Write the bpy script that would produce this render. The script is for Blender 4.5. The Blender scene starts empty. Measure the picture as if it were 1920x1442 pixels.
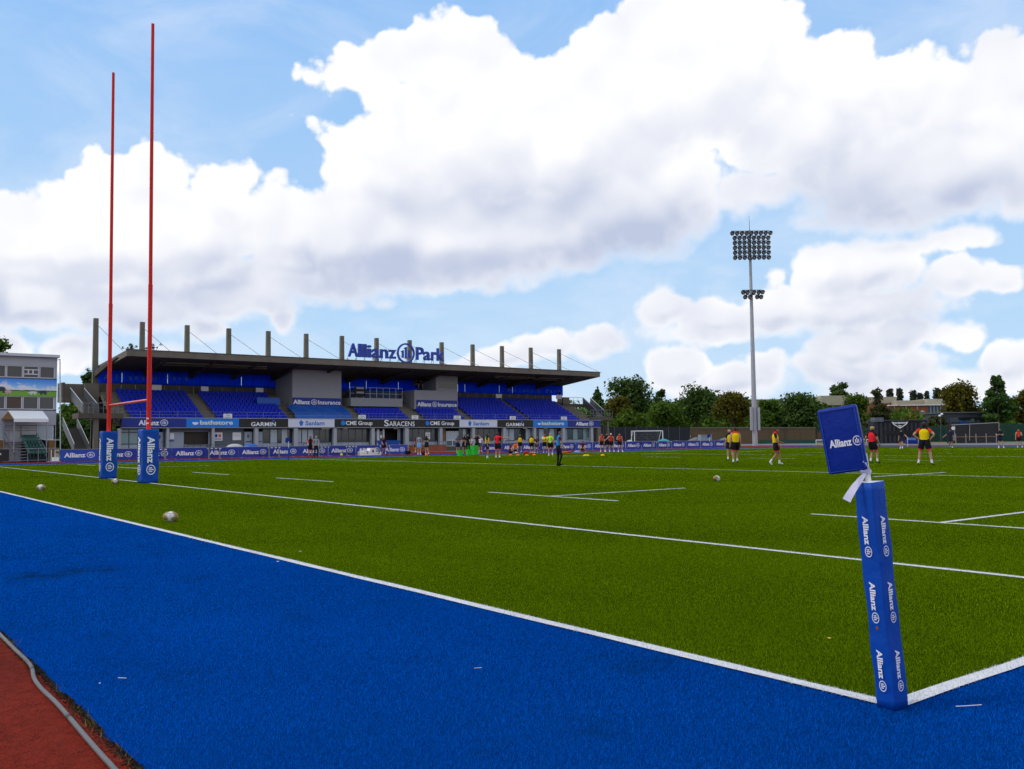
import bpy, bmesh, math, random
import numpy as np
from mathutils import Vector, Matrix
random.seed(7); RNG = np.random.default_rng(7)
scene = bpy.context.scene
COL = scene.collection
R = math.radians

# ------------------------------------------------------------------ camera
# world: X runs along the touchline (into the picture to the right), Y along the dead-ball line (towards the stand)
CAM = Vector((-4.623, -2.728, 1.444)); YAW, PITCH, ROLL, FPX = R(37.387), R(3.412), R(-0.613), 1715.96
FH = Vector((math.sin(YAW), math.cos(YAW), 0)); RH = Vector((math.cos(YAW), -math.sin(YAW), 0)); UZ = Vector((0, 0, 1))
FW = FH * math.cos(PITCH) + UZ * math.sin(PITCH); UP0 = UZ * math.cos(PITCH) - FH * math.sin(PITCH)
RT = RH * math.cos(ROLL) + UP0 * math.sin(ROLL); UPV = UP0 * math.cos(ROLL) - RH * math.sin(ROLL)
cd = bpy.data.cameras.new('camera'); cam = bpy.data.objects.new('camera', cd); COL.objects.link(cam)
cd.sensor_width = 36; cd.lens = FPX / 1920 * 36; cd.clip_end = 6000; cd.clip_start = 0.05
mw = Matrix.Identity(4)
for i in range(3): mw[i][0], mw[i][1], mw[i][2], mw[i][3] = RT[i], UPV[i], -FW[i], CAM[i]
cam.matrix_world = mw; scene.camera = cam

# survey helpers: a sight line of the photograph taken to a real distance
def ray(x, y): return FW + RT * ((x - 960) / FPX) + UPV * ((721 - y) / FPX)
def G(x, y, z=0.0):
    d = ray(x, y); return CAM + d * ((z - CAM.z) / d.z)
def PY(x, y, Y):
    d = ray(x, y); return CAM + d * ((Y - CAM.y) / d.y)
def PX(x, y, X):
    d = ray(x, y); return CAM + d * ((X - CAM.x) / d.x)
def PD(x, y, depth):
    d = ray(x, y); return CAM + d * (depth / d.dot(FH))
def PB(x, y, base): return PD(x, y, (Vector(base) - CAM).dot(FH))

# ------------------------------------------------------------------ world: Nishita sky with cumulus
SUN_AZ, SUN_EL = R(-62), R(48)          # azimuth from +Y towards +X
wd = bpy.data.worlds.new('World'); scene.world = wd; wd.use_nodes = True
wt = wd.node_tree; wt.nodes.clear()
class NT:
    def __init__(s, t): s.t = t
    def new(s, k, **kw):
        n = s.t.nodes.new(k)
        for a, b in kw.items(): setattr(n, a, b)
        return n
    def put(s, sock, v):
        if hasattr(v, 'is_output') or isinstance(v, bpy.types.NodeSocket): s.t.links.new(v, sock)
        else: sock.default_value = v
    def m(s, op, a, b=None, c=None, clamp=False):
        n = s.new('ShaderNodeMath', operation=op, use_clamp=clamp)
        for i, v in enumerate((a, b, c)):
            if v is not None: s.put(n.inputs[i], v)
        return n.outputs[0]
    def v(s, op, a, b=None, c=None, out=0):
        n = s.new('ShaderNodeVectorMath', operation=op)
        for i, q in enumerate((a, b, c)):
            if q is not None: s.put(n.inputs[i], q)
        return n.outputs[out]
    def noise(s, vec, scale, detail=4, rough=.5, dist=0., out='Fac'):
        n = s.new('ShaderNodeTexNoise'); s.put(n.inputs['Vector'], vec)
        n.inputs['Scale'].default_value = scale; n.inputs['Detail'].default_value = detail
        n.inputs['Roughness'].default_value = rough; n.inputs['Distortion'].default_value = dist
        return n.outputs[out]
    def ramp(s, v, a, b, c=0., d=1., smooth=True):
        n = s.new('ShaderNodeMapRange', interpolation_type='SMOOTHSTEP' if smooth else 'LINEAR')
        s.put(n.inputs[0], v)
        for i, q in enumerate((a, b, c, d)): n.inputs[i + 1].default_value = q
        return n.outputs[0]
    def mix(s, f, a, b, mode='MIX'):
        n = s.new('ShaderNodeMix', data_type='RGBA', blend_type=mode)
        s.put(n.inputs[0], f); s.put(n.inputs[6], a); s.put(n.inputs[7], b)
        return n.outputs[2]
def c4(c): return (c[0], c[1], c[2], 1.0)
N = NT(wt)
tcw = N.new('ShaderNodeTexCoord'); dvec = tcw.outputs['Generated']
sky = N.new('ShaderNodeTexSky', sky_type='NISHITA', sun_disc=False)
sky.sun_elevation = SUN_EL; sky.sun_rotation = SUN_AZ; sky.altitude = 60; sky.air_density = 1.0; sky.dust_density = 0.6; sky.ozone_density = 1.5
sp = N.new('ShaderNodeSeparateXYZ'); N.put(sp.inputs[0], dvec)
az = N.m('MULTIPLY', N.m('ARCTAN2', sp.outputs[0], sp.outputs[1]), 57.29578)
el = N.m('MULTIPLY', N.m('ARCSINE', sp.outputs[2]), 57.29578)
cb = N.new('ShaderNodeCombineXYZ'); N.put(cb.inputs[0], az); N.put(cb.inputs[1], el); pae = cb.outputs[0]
warp = N.v('MULTIPLY', N.v('SUBTRACT', N.noise(dvec, 9, 4, .55, 0, 'Color'), (.5, .5, .5)), (3.4, 2.6, 0))
pw = N.v('ADD', pae, warp)
def azel(x, y):
    d = ray(x, y); d.normalize(); return math.degrees(math.atan2(d.x, d.y)), math.degrees(math.asin(d.z))
def field(blobs, pos, k):
    prev = None
    for (x, y, rx, ry) in blobs:
        a0, e0 = azel(x, y); ra = abs(azel(x + rx, y)[0] - azel(x - rx, y)[0]) / 2; re = abs(azel(x, y + ry)[1] - azel(x, y - ry)[1]) / 2
        q = N.v('MULTIPLY_ADD', pos, (1 / ra, 1 / re, 0), (-a0 / ra, -e0 / re, 0))
        rm = min(ra, re)
        s = N.m('MULTIPLY_ADD', N.v('LENGTH', q, out=1), -rm, rm)
        prev = s if prev is None else N.m('SMOOTH_MAX', prev, s, k)
    return prev
CLOUDS = [(60,440,150,95),(185,335,70,76),(290,335,115,76),(415,345,80,62),(150,450,150,120),(330,440,170,120),(60,545,150,80),(210,562,235,60),
 (400,552,215,54),(-90,470,170,140),(140,655,60,44),(20,648,60,36),(385,612,44,28),(525,606,26,24),(300,650,40,14),
 (525,425,88,100),(620,440,120,98),(710,420,170,120),(560,515,190,56),(850,430,210,120),(770,500,290,54),
 (575,150,66,38),(630,150,84,48),(700,135,100,76),(790,102,96,82),(868,92,96,76),(950,150,100,85),(760,200,130,74),(606,266,52,36),(645,305,82,66),(770,300,160,140),
 (900,250,210,180),(1050,260,200,160),(1180,190,180,180),(1330,140,210,180),(1270,40,150,100),(1420,70,110,110),(1555,165,130,110),(1690,175,120,105),
 (1800,170,110,100),(1905,140,110,105),(1150,380,220,112),(1000,420,240,100),(1260,330,140,104),(1500,240,170,116),
 (1415,345,108,56),(1520,312,100,70),(1650,335,210,100),(1800,300,190,130),(1940,260,130,170),(1680,400,230,48),
 (1250,572,58,48),(1330,595,90,48),(1450,585,110,56),(1555,512,94,74),(1640,502,110,70),(1600,580,200,46),(1785,528,78,52),(1868,530,70,42),
 (1330,625,130,30),(1446,527,30,18),(1770,462,150,34),(1040,642,74,34),(1130,645,74,32),(960,660,70,32),(900,674,60,24),
 (1268,690,54,52),(1350,720,130,38),(1430,692,58,30),(1600,645,86,52),(1690,628,66,44),(1575,692,100,40),(1700,692,100,36),(1805,632,66,27),
 (1740,718,76,32),(1640,730,120,28),(1905,680,60,58),(1850,724,100,32),
 (541,220,26,17),(668,567,22,12),(722,560,34,15)]
SHADES = [(760,520,270,40),(920,490,240,46),(1160,455,200,56),(1050,405,260,46),(1670,400,260,46),(1620,365,170,46),(1830,355,130,56),
 (240,605,300,54),(470,560,200,36),(620,535,150,26),(1560,608,220,24),(1380,636,140,18),(1640,705,170,18),(1350,740,120,18),(1060,672,120,16),(1700,552,60,30)]
s_raw = field(CLOUDS, pw, .35)
s_l1 = N.m('MAXIMUM', field(CLOUDS[:51], N.v('ADD', pw, (-.75, 1.75, 0)), .35), field(CLOUDS[51:], N.v('ADD', pw, (-.25, .62, 0)), .2))
amp = N.ramp(el, 3, 20, .42, 1.0)
bil = N.noise(dvec, 20, 6, .5)
soft = N.noise(N.v('ADD', dvec, (3.1, .4, .2)), 8, 3, .5)
vc = N.v('ADD', dvec, N.v('MULTIPLY', warp, (.006, .006, .006)))
def lobes(vec, sc, det):
    v = N.new('ShaderNodeTexVoronoi', feature='F1'); N.put(v.inputs['Vector'], vec)
    v.inputs['Scale'].default_value = sc; v.inputs['Detail'].default_value = det; v.inputs['Roughness'].default_value = .5; return v.outputs['Distance']
lob = lobes(vc, 30, 2.6); big = lobes(vc, 13, 1.0); big2 = lobes(N.v('ADD', vc, (-.010, .006, .020)), 13, 1.0)
dens = N.m('ADD', N.m('MULTIPLY', N.m('SUBTRACT', bil, .5), 1.5), N.m('MULTIPLY', N.m('SUBTRACT', .50, lob), 1.05))
dens = N.m('ADD', N.m('ADD', s_raw, N.ramp(el, 6, 16, .10, .12)), N.m('MULTIPLY', dens, amp))
shf = field(SHADES, pw, 1.2)
sh = N.ramp(N.m('ADD', shf, N.m('MULTIPLY', N.m('SUBTRACT', soft, .5), 1.6)), -2.6, 2.0)
grd = N.ramp(N.m('DIVIDE', N.m('SUBTRACT', s_l1, s_raw), N.ramp(el, 8, 17, .38, 1.0)), -1.2, 1.9)
edge_w = N.m('MULTIPLY', N.m('MULTIPLY_ADD', sh, 1.0, .32), N.ramp(el, 4, 16, .42, 1.0))
alpha = N.ramp(N.m('DIVIDE', N.m('ADD', dens, N.m('MULTIPLY', sh, .2)), edge_w), -.3, 1.0)
relief = N.m('MULTIPLY', N.m('SUBTRACT', big, big2), .32)
shade = N.m('ADD', N.m('MULTIPLY', N.m('MULTIPLY', sh, N.ramp(dens, -.4, .6)), .62), N.m('MULTIPLY', N.m('MULTIPLY', grd, N.ramp(N.m('DIVIDE', dens, amp), .3, 2.2)), .36))
shade = N.m('ADD', N.m('ADD', shade, relief), N.m('MULTIPLY', N.ramp(soft, .42, .70), .12), clamp=True)
CW, CG = (1.03, 1.03, 1.05, 1), (.53, .595, .77, 1)
ccol = N.mix(shade, CW, CG)
skyc = N.mix(1.0, sky.outputs[0], (.12, .12, .12, 1), 'MULTIPLY')
grad = N.mix(N.ramp(el, -2, 36), (.53, .755, 1.0, 1), (.27, .55, 1.0, 1))
skyc = N.mix(.86, skyc, grad)
veil = N.m('MULTIPLY', N.ramp(N.noise(N.v('MULTIPLY', dvec, (1, 1, 2.4)), 4.5, 5, .6, .6), .40, .78), .34)
skyc = N.mix(veil, skyc, (.93, .96, 1.03, 1))
bgi = N.new('ShaderNodeBackground'); N.put(bgi.inputs[0], N.mix(alpha, skyc, ccol))
# the same kind of sky goes on outside the frame
gen = N.noise(N.v('MULTIPLY', dvec, (1, 1, 1.8)), 2.6, 5, .55)
bgo = N.new('ShaderNodeBackground'); N.put(bgo.inputs[0], N.mix(N.ramp(gen, .45, .49), skyc, N.mix(N.ramp(gen, .52, .72, 0, .6), CW, CG)))
wa = N.ramp(N.m('ABSOLUTE', N.m('SUBTRACT', az, 37.4)), 32, 38); we = N.ramp(el, 29, 35)
mxs = N.new('ShaderNodeMixShader'); N.put(mxs.inputs[0], N.m('MAXIMUM', wa, we)); wt.links.new(bgi.outputs[0], mxs.inputs[1]); wt.links.new(bgo.outputs[0], mxs.inputs[2])
wo = N.new('ShaderNodeOutputWorld'); wt.links.new(mxs.outputs[0], wo.inputs[0])
wd.cycles.sampling_method = 'MANUAL'; wd.cycles.sample_map_resolution = 512
cy = scene.cycles; cy.use_adaptive_sampling = True; cy.adaptive_threshold = .02; cy.adaptive_min_samples = 10; cy.max_bounces = 4; cy.diffuse_bounces = 3; cy.glossy_bounces = 2; cy.transmission_bounces = 3; cy.transparent_max_bounces = 6

# ------------------------------------------------------------------ sun (veiled by cloud over the ground)
sl = bpy.data.lights.new('sun', 'SUN'); sl.energy = 1.5; sl.angle = R(13); sl.color = (1.0, .96, .90)
so = bpy.data.objects.new('sun', sl); COL.objects.link(so)
sd = Vector((math.sin(SUN_AZ) * math.cos(SUN_EL), math.cos(SUN_AZ) * math.cos(SUN_EL), math.sin(SUN_EL)))
so.rotation_euler = sd.to_track_quat('Z', 'Y').to_euler(); so.location = (0, 0, 60)
vs = scene.view_settings; vs.view_transform = 'Standard'; vs.look = 'None'; vs.exposure = 0.0; vs.gamma = 1.0; vs.use_curve_mapping = False

# ------------------------------------------------------------------ materials
def S(r, g, b):
    f = lambda c: (c / 255 / 12.92) if c <= 10 else ((c / 255 + .055) / 1.055) ** 2.4
    return (f(r), f(g), f(b))
MATS = {}
def mat(name, col, rough=.6, var=.12, scale=3., bump=0., metal=0., spec=.4, island=0., streak=None, dirt=None):
    if name in MATS: return MATS[name]
    m = bpy.data.materials.new(name); m.use_nodes = True; t = m.node_tree; t.nodes.clear(); n = NT(t)
    out = n.new('ShaderNodeOutputMaterial'); b = n.new('ShaderNodeBsdfPrincipled'); t.links.new(b.outputs[0], out.inputs[0])
    tc = n.new('ShaderNodeTexCoord'); pos = n.new('ShaderNodeNewGeometry')
    vec = pos.outputs['Position']
    if streak: vec = n.v('MULTIPLY', vec, streak)
    nz = n.noise(vec, scale, 6, .6)
    f = n.m('MULTIPLY_ADD', n.m('SUBTRACT', nz, .5), 2 * var, 1.0)
    if island:
        f = n.m('MULTIPLY', f, n.m('MULTIPLY_ADD', n.m('SUBTRACT', pos.outputs['Random Per Island'], .5), 2 * island, 1.0))
    colr = n.v('MULTIPLY', col, None)
    vm = colr.node; n.put(vm.inputs[1], f) if False else None
    cc = n.new('ShaderNodeCombineXYZ')
    for i in range(3): n.put(cc.inputs[i], f)
    n.put(vm.inputs[1], cc.outputs[0])
    colv = colr
    if dirt:
        d = n.ramp(n.noise(n.v('MULTIPLY', pos.outputs['Position'], (1, 1, .25)), dirt[1], 7, .65), dirt[2], dirt[2] + .22)
        colv = n.mix(n.m('MULTIPLY', d, dirt[3]), colv, c4(dirt[0]))
    n.put(b.inputs['Base Color'], colv)
    b.inputs['Roughness'].default_value = rough; b.inputs['Metallic'].default_value = metal
    b.inputs['Specular IOR Level'].default_value = spec
    if bump:
        bp = n.new('ShaderNodeBump'); bp.inputs['Strength'].default_value = min(1, bump); bp.inputs['Distance'].default_value = .02
        n.put(bp.inputs['Height'], n.noise(vec, scale * 6, 5, .6)); t.links.new(bp.outputs[0], b.inputs['Normal'])
    MATS[name] = m; return m

# ------------------------------------------------------------------ mesh helpers
class MB:
    def __init__(s): s.v = []; s.f = []; s.mi = []
    def add(s, vs_, fs, mi=0):
        o = len(s.v); s.v += [tuple(p) for p in vs_]
        for f in fs: s.f.append([o + i for i in f]); s.mi.append(mi)
        return s
    def box(s, x0, x1, y0, y1, z0, z1, mi=0):
        return s.add([(x0,y0,z0),(x1,y0,z0),(x1,y1,z0),(x0,y1,z0),(x0,y0,z1),(x1,y0,z1),(x1,y1,z1),(x0,y1,z1)],
                     [(0,3,2,1),(4,5,6,7),(0,1,5,4),(1,2,6,5),(2,3,7,6),(3,0,4,7)], mi)
    def obox(s, o, a, b, c, mi=0):
        o, a, b, c = map(Vector, (o, a, b, c))
        ps = [o, o+a, o+a+b, o+b, o+c, o+a+c, o+a+b+c, o+b+c]
        return s.add(ps, [(0,3,2,1),(4,5,6,7),(0,1,5,4),(1,2,6,5),(2,3,7,6),(3,0,4,7)], mi)
    def hexa(s, ps, mi=0):
        return s.add(ps, [(0,3,2,1),(4,5,6,7),(0,1,5,4),(1,2,6,5),(2,3,7,6),(3,0,4,7)], mi)
    def tube(s, p, q, r0, r1=None, n=8, mi=0, caps=True):
        return s.path([p, q], [r0, r0 if r1 is None else r1], n, mi, caps)
    def path(s, pts, rad, n=8, mi=0, caps=True):
        pts = [Vector(p) for p in pts]; o = len(s.v); k = len(pts)
        if not hasattr(rad, '__len__'): rad = [rad] * k
        ref = None
        for i, p in enumerate(pts):
            d = (pts[min(i+1, k-1)] - pts[max(i-1, 0)])
            d = d.normalized() if d.length > 1e-9 else Vector((0,0,1))
            if ref is None: ref = d.orthogonal().normalized()
            ref = (ref - d * ref.dot(d)); ref = ref.normalized() if ref.length > 1e-6 else d.orthogonal().normalized()
            w = d.cross(ref)
            for j in range(n):
                a = 2 * math.pi * j / n; s.v.append(tuple(p + (ref * math.cos(a) + w * math.sin(a)) * rad[i]))
        for i in range(k - 1):
            for j in range(n):
                j2 = (j + 1) % n; s.f.append([o+i*n+j, o+i*n+j2, o+(i+1)*n+j2, o+(i+1)*n+j]); s.mi.append(mi)
        if caps:   # caps keep their own vertices so that smooth shading stays true along the tube
            o2 = len(s.v); s.v += s.v[o:o+n] + s.v[o+(k-1)*n:o+k*n]
            s.f.append([o2 + j for j in range(n)][::-1]); s.mi.append(mi)
            s.f.append([o2 + n + j for j in range(n)]); s.mi.append(mi)
        return s
    def ball(s, c, rx, ry, rz, nu=10, nv=6, mi=0):
        o = len(s.v); c = Vector(c)
        s.v.append(tuple(c + Vector((0,0,-rz))))
        for i in range(1, nv):
            t = -math.pi/2 + math.pi*i/nv
            for j in range(nu):
                a = 2*math.pi*j/nu; s.v.append(tuple(c + Vector((rx*math.cos(t)*math.cos(a), ry*math.cos(t)*math.sin(a), rz*math.sin(t)))))
        s.v.append(tuple(c + Vector((0,0,rz)))); top = len(s.v)-1
        for j in range(nu):
            j2 = (j+1) % nu
            s.f.append([o, o+1+j2, o+1+j]); s.mi.append(mi); s.f.append([top, o+1+(nv-2)*nu+j, o+1+(nv-2)*nu+j2]); s.mi.append(mi)
            for i in range(nv-2):
                s.f.append([o+1+i*nu+j, o+1+i*nu+j2, o+1+(i+1)*nu+j2, o+1+(i+1)*nu+j]); s.mi.append(mi)
        return s
    def mesh(s, name, mats, smooth=False):
        me = bpy.data.meshes.new(name); me.from_pydata(s.v, [], s.f)
        for m in (mats if isinstance(mats, (list, tuple)) else [mats]): me.materials.append(m)
        if any(s.mi): me.polygons.foreach_set('material_index', s.mi)
        if smooth: me.polygons.foreach_set('use_smooth', [True] * len(me.polygons))
        me.update(); return me
    def build(s, name, mats, parent=None, smooth=False, bevel=0, **tags):
        o = link(name, s.mesh(name, mats, smooth), parent, **tags)
        if bevel:
            bm = bmesh.new(); bm.from_mesh(o.data)
            bmesh.ops.bevel(bm, geom=bm.edges[:] , offset=bevel, segments=3, affect='EDGES', profile=.6, clamp_overlap=True)
            bm.to_mesh(o.data); bm.free()
            o.data.polygons.foreach_set('use_smooth', [True] * len(o.data.polygons))
        return o
def tag(o, label=None, cat=None, group=None, kind=None):
    if label: o['label'] = label
    if cat: o['category'] = cat
    if group: o['group'] = group
    if kind: o['kind'] = kind
    return o
def link(name, data, parent=None, label=None, cat=None, group=None, kind=None, mtx=None):
    o = bpy.data.objects.new(name, data); COL.objects.link(o)
    if parent is not None:
        o.parent = parent
        o.matrix_parent_inverse = WINV.get(parent.name, Matrix.Identity(4))
    if mtx is not None: o.matrix_basis = mtx
    return tag(o, label, cat, group, kind)
WINV = {}
def thing(name, loc, label, cat, group=None, rz=0., kind=None):
    # an Empty at the base; parts are written in world coordinates and carried by the parent inverse
    o = link(name, None, None, label, cat, group, kind); o.empty_display_size = .2
    o.location = loc; o.rotation_euler = (0, 0, rz)
    WINV[o.name] = (Matrix.Translation(Vector(loc)) @ Matrix.Rotation(rz, 4, 'Z')).inverted()
    return o
def frame(o, r, u):
    r = Vector(r).normalized(); u = Vector(u).normalized(); nn = r.cross(u); m = Matrix.Identity(4)
    for i in range(3): m[i][0], m[i][1], m[i][2], m[i][3] = r[i], u[i], nn[i], o[i]
    return m
# lettering: flat glyph meshes from the built-in font, unit box 1 x 1 (width x cap height), lower left at the origin
GLY = {}
def glyphs(txt, bold=.0, depth=.02, space=1.0):
    key = (txt, bold, depth, space)
    if key in GLY: return GLY[key]
    c = bpy.data.curves.new('lettering', 'FONT'); c.body = txt; c.size = 1; c.offset = bold; c.extrude = depth; c.resolution_u = 3; c.space_character = space
    o = bpy.data.objects.new('lettering', c); COL.objects.link(o)
    dg = bpy.context.evaluated_depsgraph_get(); me = bpy.data.meshes.new_from_object(o.evaluated_get(dg))
    bpy.data.objects.remove(o); bpy.data.curves.remove(c)
    co = np.empty(len(me.vertices) * 3); me.vertices.foreach_get('co', co); co = co.reshape(-1, 3)
    co[:, 0] -= co[:, 0].min(); w = co[:, 0].max(); y0, y1 = co[:, 1].min(), co[:, 1].max()
    v = [tuple(p) for p in co]; f = [list(p.vertices) for p in me.polygons]
    bpy.data.meshes.remove(me); GLY[key] = (v, f, w, y0, y1); return GLY[key]
def ring_logo(mb, cx, cy, r, z, d, mi=0):
    n = 28; o = len(mb.v)
    for rr, zz in ((r, z-d), (r, z+d), (r*.84, z+d), (r*.84, z-d)):
        for j in range(n): a = 2*math.pi*j/n; mb.v.append((cx+rr*math.cos(a), cy+rr*math.sin(a), zz))
    for k in range(4):
        for j in range(n):
            j2 = (j+1) % n; k2 = (k+1) % 4
            mb.f.append([o+k*n+j, o+k*n+j2, o+k2*n+j2, o+k2*n+j]); mb.mi.append(mi)
    def pr(pts):
        k = len(pts); o2 = len(mb.v)
        for zz in (z-d, z+d):
            for (a, b) in pts: mb.v.append((cx+a*r, cy+b*r, zz))
        mb.f.append([o2+i for i in range(k)][::-1]); mb.mi.append(mi); mb.f.append([o2+k+i for i in range(k)]); mb.mi.append(mi)
        for i in range(k):
            i2 = (i+1) % k; mb.f.append([o2+i, o2+i2, o2+k+i2, o2+k+i]); mb.mi.append(mi)
    pr([(-.09,-.54),(.09,-.54),(.09,.62),(-.01,.62),(-.20,.50),(-.20,.42),(-.09,.46)])
    pr([(-.44,-.48),(-.26,-.48),(-.26,.28),(-.35,.28),(-.54,.16),(-.54,.08),(-.44,.12)])
    pr([(.26,-.48),(.44,-.48),(.44,.14),(.37,.30),(.26,.30)])
def mark(txt_a, txt_b=None, bold=.032, depth=.012, cond=.88):
    """lettering + ringed emblem (+ second word): mesh data with cap height 1, lower left at 0"""
    mb = MB(); x = 0.
    v, f, w, y0, y1 = glyphs(txt_a, bold, .0)
    cap = .70
    mb.add([(p[0]*cond/cap, p[1]/cap, depth if p[2] >= 0 else 0) for p in v], f); x = w*cond/cap + .20
    ring_logo(mb, x+.66, .5, .66, depth/2, depth/2); x += 1.32 + .2
    if txt_b:
        v, f, w, y0, y1 = glyphs(txt_b, bold*.6, .0)
        mb.add([(x + p[0]*cond/cap, p[1]/cap, depth) for p in v], f); x += w*cond/cap
    return mb, x
def place_text(mb, w, name, m, parent, origin, right, up, width, height, **tags):
    """scale a lettering MB (width w, cap 1) onto a surface: origin = lower left of the text"""
    M2 = frame(origin, right, up) @ Matrix.Diagonal((width / w, height, height, 1))
    k = (id(mb), m.name)
    if k not in TXT: TXT[k] = mb.mesh(name, m)
    o = link(name, TXT[k], parent, **tags)
    o.matrix_basis = M2
    return o
TXT = {}
MARK = mark('Allianz'); MARKI = mark('Allianz', 'Insurance')
def word(txt, bold=.02, depth=.012, cond=1.0, space=1.0):
    v, f, w, y0, y1 = glyphs(txt, bold, .0, space); mb = MB()
    mb.add([(p[0]*cond/.70, p[1]/.70, depth) for p in v], f); return mb, w*cond/.70
# ------------------------------------------------------------------ ground
STAINS = [(G(95, 1077), .55, .10), (G(160, 1070), .55, .07), (G(96, 1052), .10, .05)]
def stain_mask(n, p):
    w = n.v('ADD', p, n.v('MULTIPLY', n.v('SUBTRACT', n.noise(p, 5., 4, .6, 0, 'Color'), (.5, .5, .5)), (.22, .22, 0)))
    tot = None
    for c, rx, ry in STAINS:
        d = n.v('SUBTRACT', w, tuple(c)); u = n.v('DOT_PRODUCT', d, tuple(RH / rx), out=1); v = n.v('DOT_PRODUCT', d, tuple(FH / (ry * 7)), out=1)
        k = n.ramp(n.m('ADD', n.m('MULTIPLY', u, u), n.m('MULTIPLY', v, v)), .05, 1.0, 1., 0.)
        tot = k if tot is None else n.m('MAXIMUM', tot, k)
    big = n.m('MULTIPLY', n.ramp(n.noise(n.v('ADD', p, (7.7, 1.3, 0)), 1.15, 7, .72), .53, .74), .42)
    return n.m('MAXIMUM', n.m('MULTIPLY', n.m('MULTIPLY', tot, .75), n.ramp(n.noise(p, 3.5, 6, .7), .38, .62, .1, 1.)), big)
def turf_mat(name, a, b, wear, fine=240., big=.22, stains=False):
    m = bpy.data.materials.new(name); m.use_nodes = True; t = m.node_tree; t.nodes.clear(); n = NT(t)
    out = n.new('ShaderNodeOutputMaterial'); bs = n.new('ShaderNodeBsdfPrincipled'); t.links.new(bs.outputs[0], out.inputs[0])
    p = n.new('ShaderNodeNewGeometry').outputs['Position']
    f1 = n.noise(p, fine, 3, .7); f2 = n.noise(p, 14., 6, .65); f3 = n.m('ADD', n.m('MULTIPLY', n.noise(p, big, 5, .6), .6), n.m('MULTIPLY', n.noise(n.v('MULTIPLY', p, (1, .25, 1)), .35, 3, .5), .4))
    f = n.m('ADD', n.m('MULTIPLY', f1, .45), n.m('ADD', n.m('MULTIPLY', f2, .25), n.m('MULTIPLY', f3, .42)))
    c = n.mix(n.ramp(f, .38, .72), c4(a), c4(b))
    w = n.ramp(n.noise(n.v('MULTIPLY', p, (1, .45, 1)), .9, 7, .68), .60, .78)
    c = n.mix(n.m('MULTIPLY', w, .35), c, c4(wear))
    if stains: c = n.mix(n.m('MULTIPLY', stain_mask(n, p), .8), c, (.004, .022, .06, 1))
    n.put(bs.inputs['Base Color'], c); bs.inputs['Roughness'].default_value = .75; bs.inputs['Specular IOR Level'].default_value = .0
    bp = n.new('ShaderNodeBump'); bp.inputs['Strength'].default_value = .7; bp.inputs['Distance'].default_value = .012
    n.put(bp.inputs['Height'], n.m('ADD', f1, n.m('MULTIPLY', f2, .8))); t.links.new(bp.outputs[0], bs.inputs['Normal'])
    MATS[name] = m; return m
GREEN_A, GREEN_B = (.022, .044, .0006), (.055, .092, .0015)
BLUE_A, BLUE_B = (.0006, .026, .14), (.0008, .048, .24)
m_green = turf_mat('green_turf', GREEN_A, GREEN_B, (.05, .075, .003))
m_blue = turf_mat('blue_turf', BLUE_A, BLUE_B, (.001, .014, .07), stains=True)
m_track = turf_mat('red_track', (.040, .004, .003), (.245, .027, .014), (.22, .06, .035), 120., .5)
m_paint = mat('line_paint', (.62, .62, .64), .8, .12, 26., .25, spec=.15, dirt=((.35, .42, .30), 9., .58, .5))
_b = next(q for q in m_track.node_tree.nodes if q.type == 'BSDF_PRINCIPLED'); _b.inputs['Specular IOR Level'].default_value = .02; _b.inputs['Roughness'].default_value = .7
m_asph = mat('asphalt', (.13, .125, .125), .9, .18, 2.2, .3)
m_dry = mat('verge_grass', (.10, .115, .035), .9, .35, 1.4, .4)
def sheet(name, x0, x1, y0, y1, z, m, thick=0.):
    mb = MB(); mb.box(x0, x1, y0, y1, z - max(thick, .003), z)
    return mb.build(name, m, None, kind='structure')
MB().add([(-2500,-2500,-.06),(2500,-2500,-.06),(2500,2500,-.06),(-2500,2500,-.06)], [(0,1,2,3)]).build('ground', m_dry, None, kind='structure')
sheet('running_track', -70, 118, -40, 91, -.012, m_track, .02)
sheet('paving', -70, 150, 91.004, 135, -.016, m_asph, .03)
sheet('service_road', 118.004, 150, -40, 91, -.016, m_asph, .03)
sheet('blue_runoff_turf', -3.40, 106, -7, 74.5, 0, m_blue, .022)
pitch = sheet('green_pitch_turf', 0, 102, 0, 68.9, .005, m_green)
FAR_Y = 68.9; TRY = 5.05
LINES = []
def pline(x0, x1, y0, y1):
    LINES.append((x0, x1, y0, y1))
    mb = MB(); L = max(x1 - x0, y1 - y0); n = max(2, int(L / .6)); along_x = (x1 - x0) > (y1 - y0)
    row = []
    for i in range(n + 1):
        t = i / n; j0, j1 = [(RNG.random() - .5) * .018 for _ in range(2)]
        if along_x: x = x0 + (x1 - x0) * t; row.append(((x, y0 + j0, .0095), (x, y1 + j1, .0095)))
        else: y = y0 + (y1 - y0) * t; row.append(((x0 + j0, y, .0095), (x1 + j1, y, .0095)))
    vs_ = [p for r in row for p in r]
    fs = [((2*i, 2*i+1, 2*i+3, 2*i+2) if not along_x else (2*i, 2*i+2, 2*i+3, 2*i+1)) for i in range(n)]
    fs = [f[::-1] for f in fs] if not along_x else fs
    return mb.add(vs_, fs).build('painted_line', m_paint, pitch)
W = .05
pline(-.05, .05, -.05, FAR_Y)                                   # dead-ball line
pline(.052, 102, -.05, .05)                                     # near touchline
pline(.052, 102, FAR_Y - .06, FAR_Y + .06)
for X in (TRY, TRY + 22, TRY + 50, TRY + 78): pline(X - W, X + W, .1, FAR_Y - .1)
X5 = TRY + 5
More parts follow.
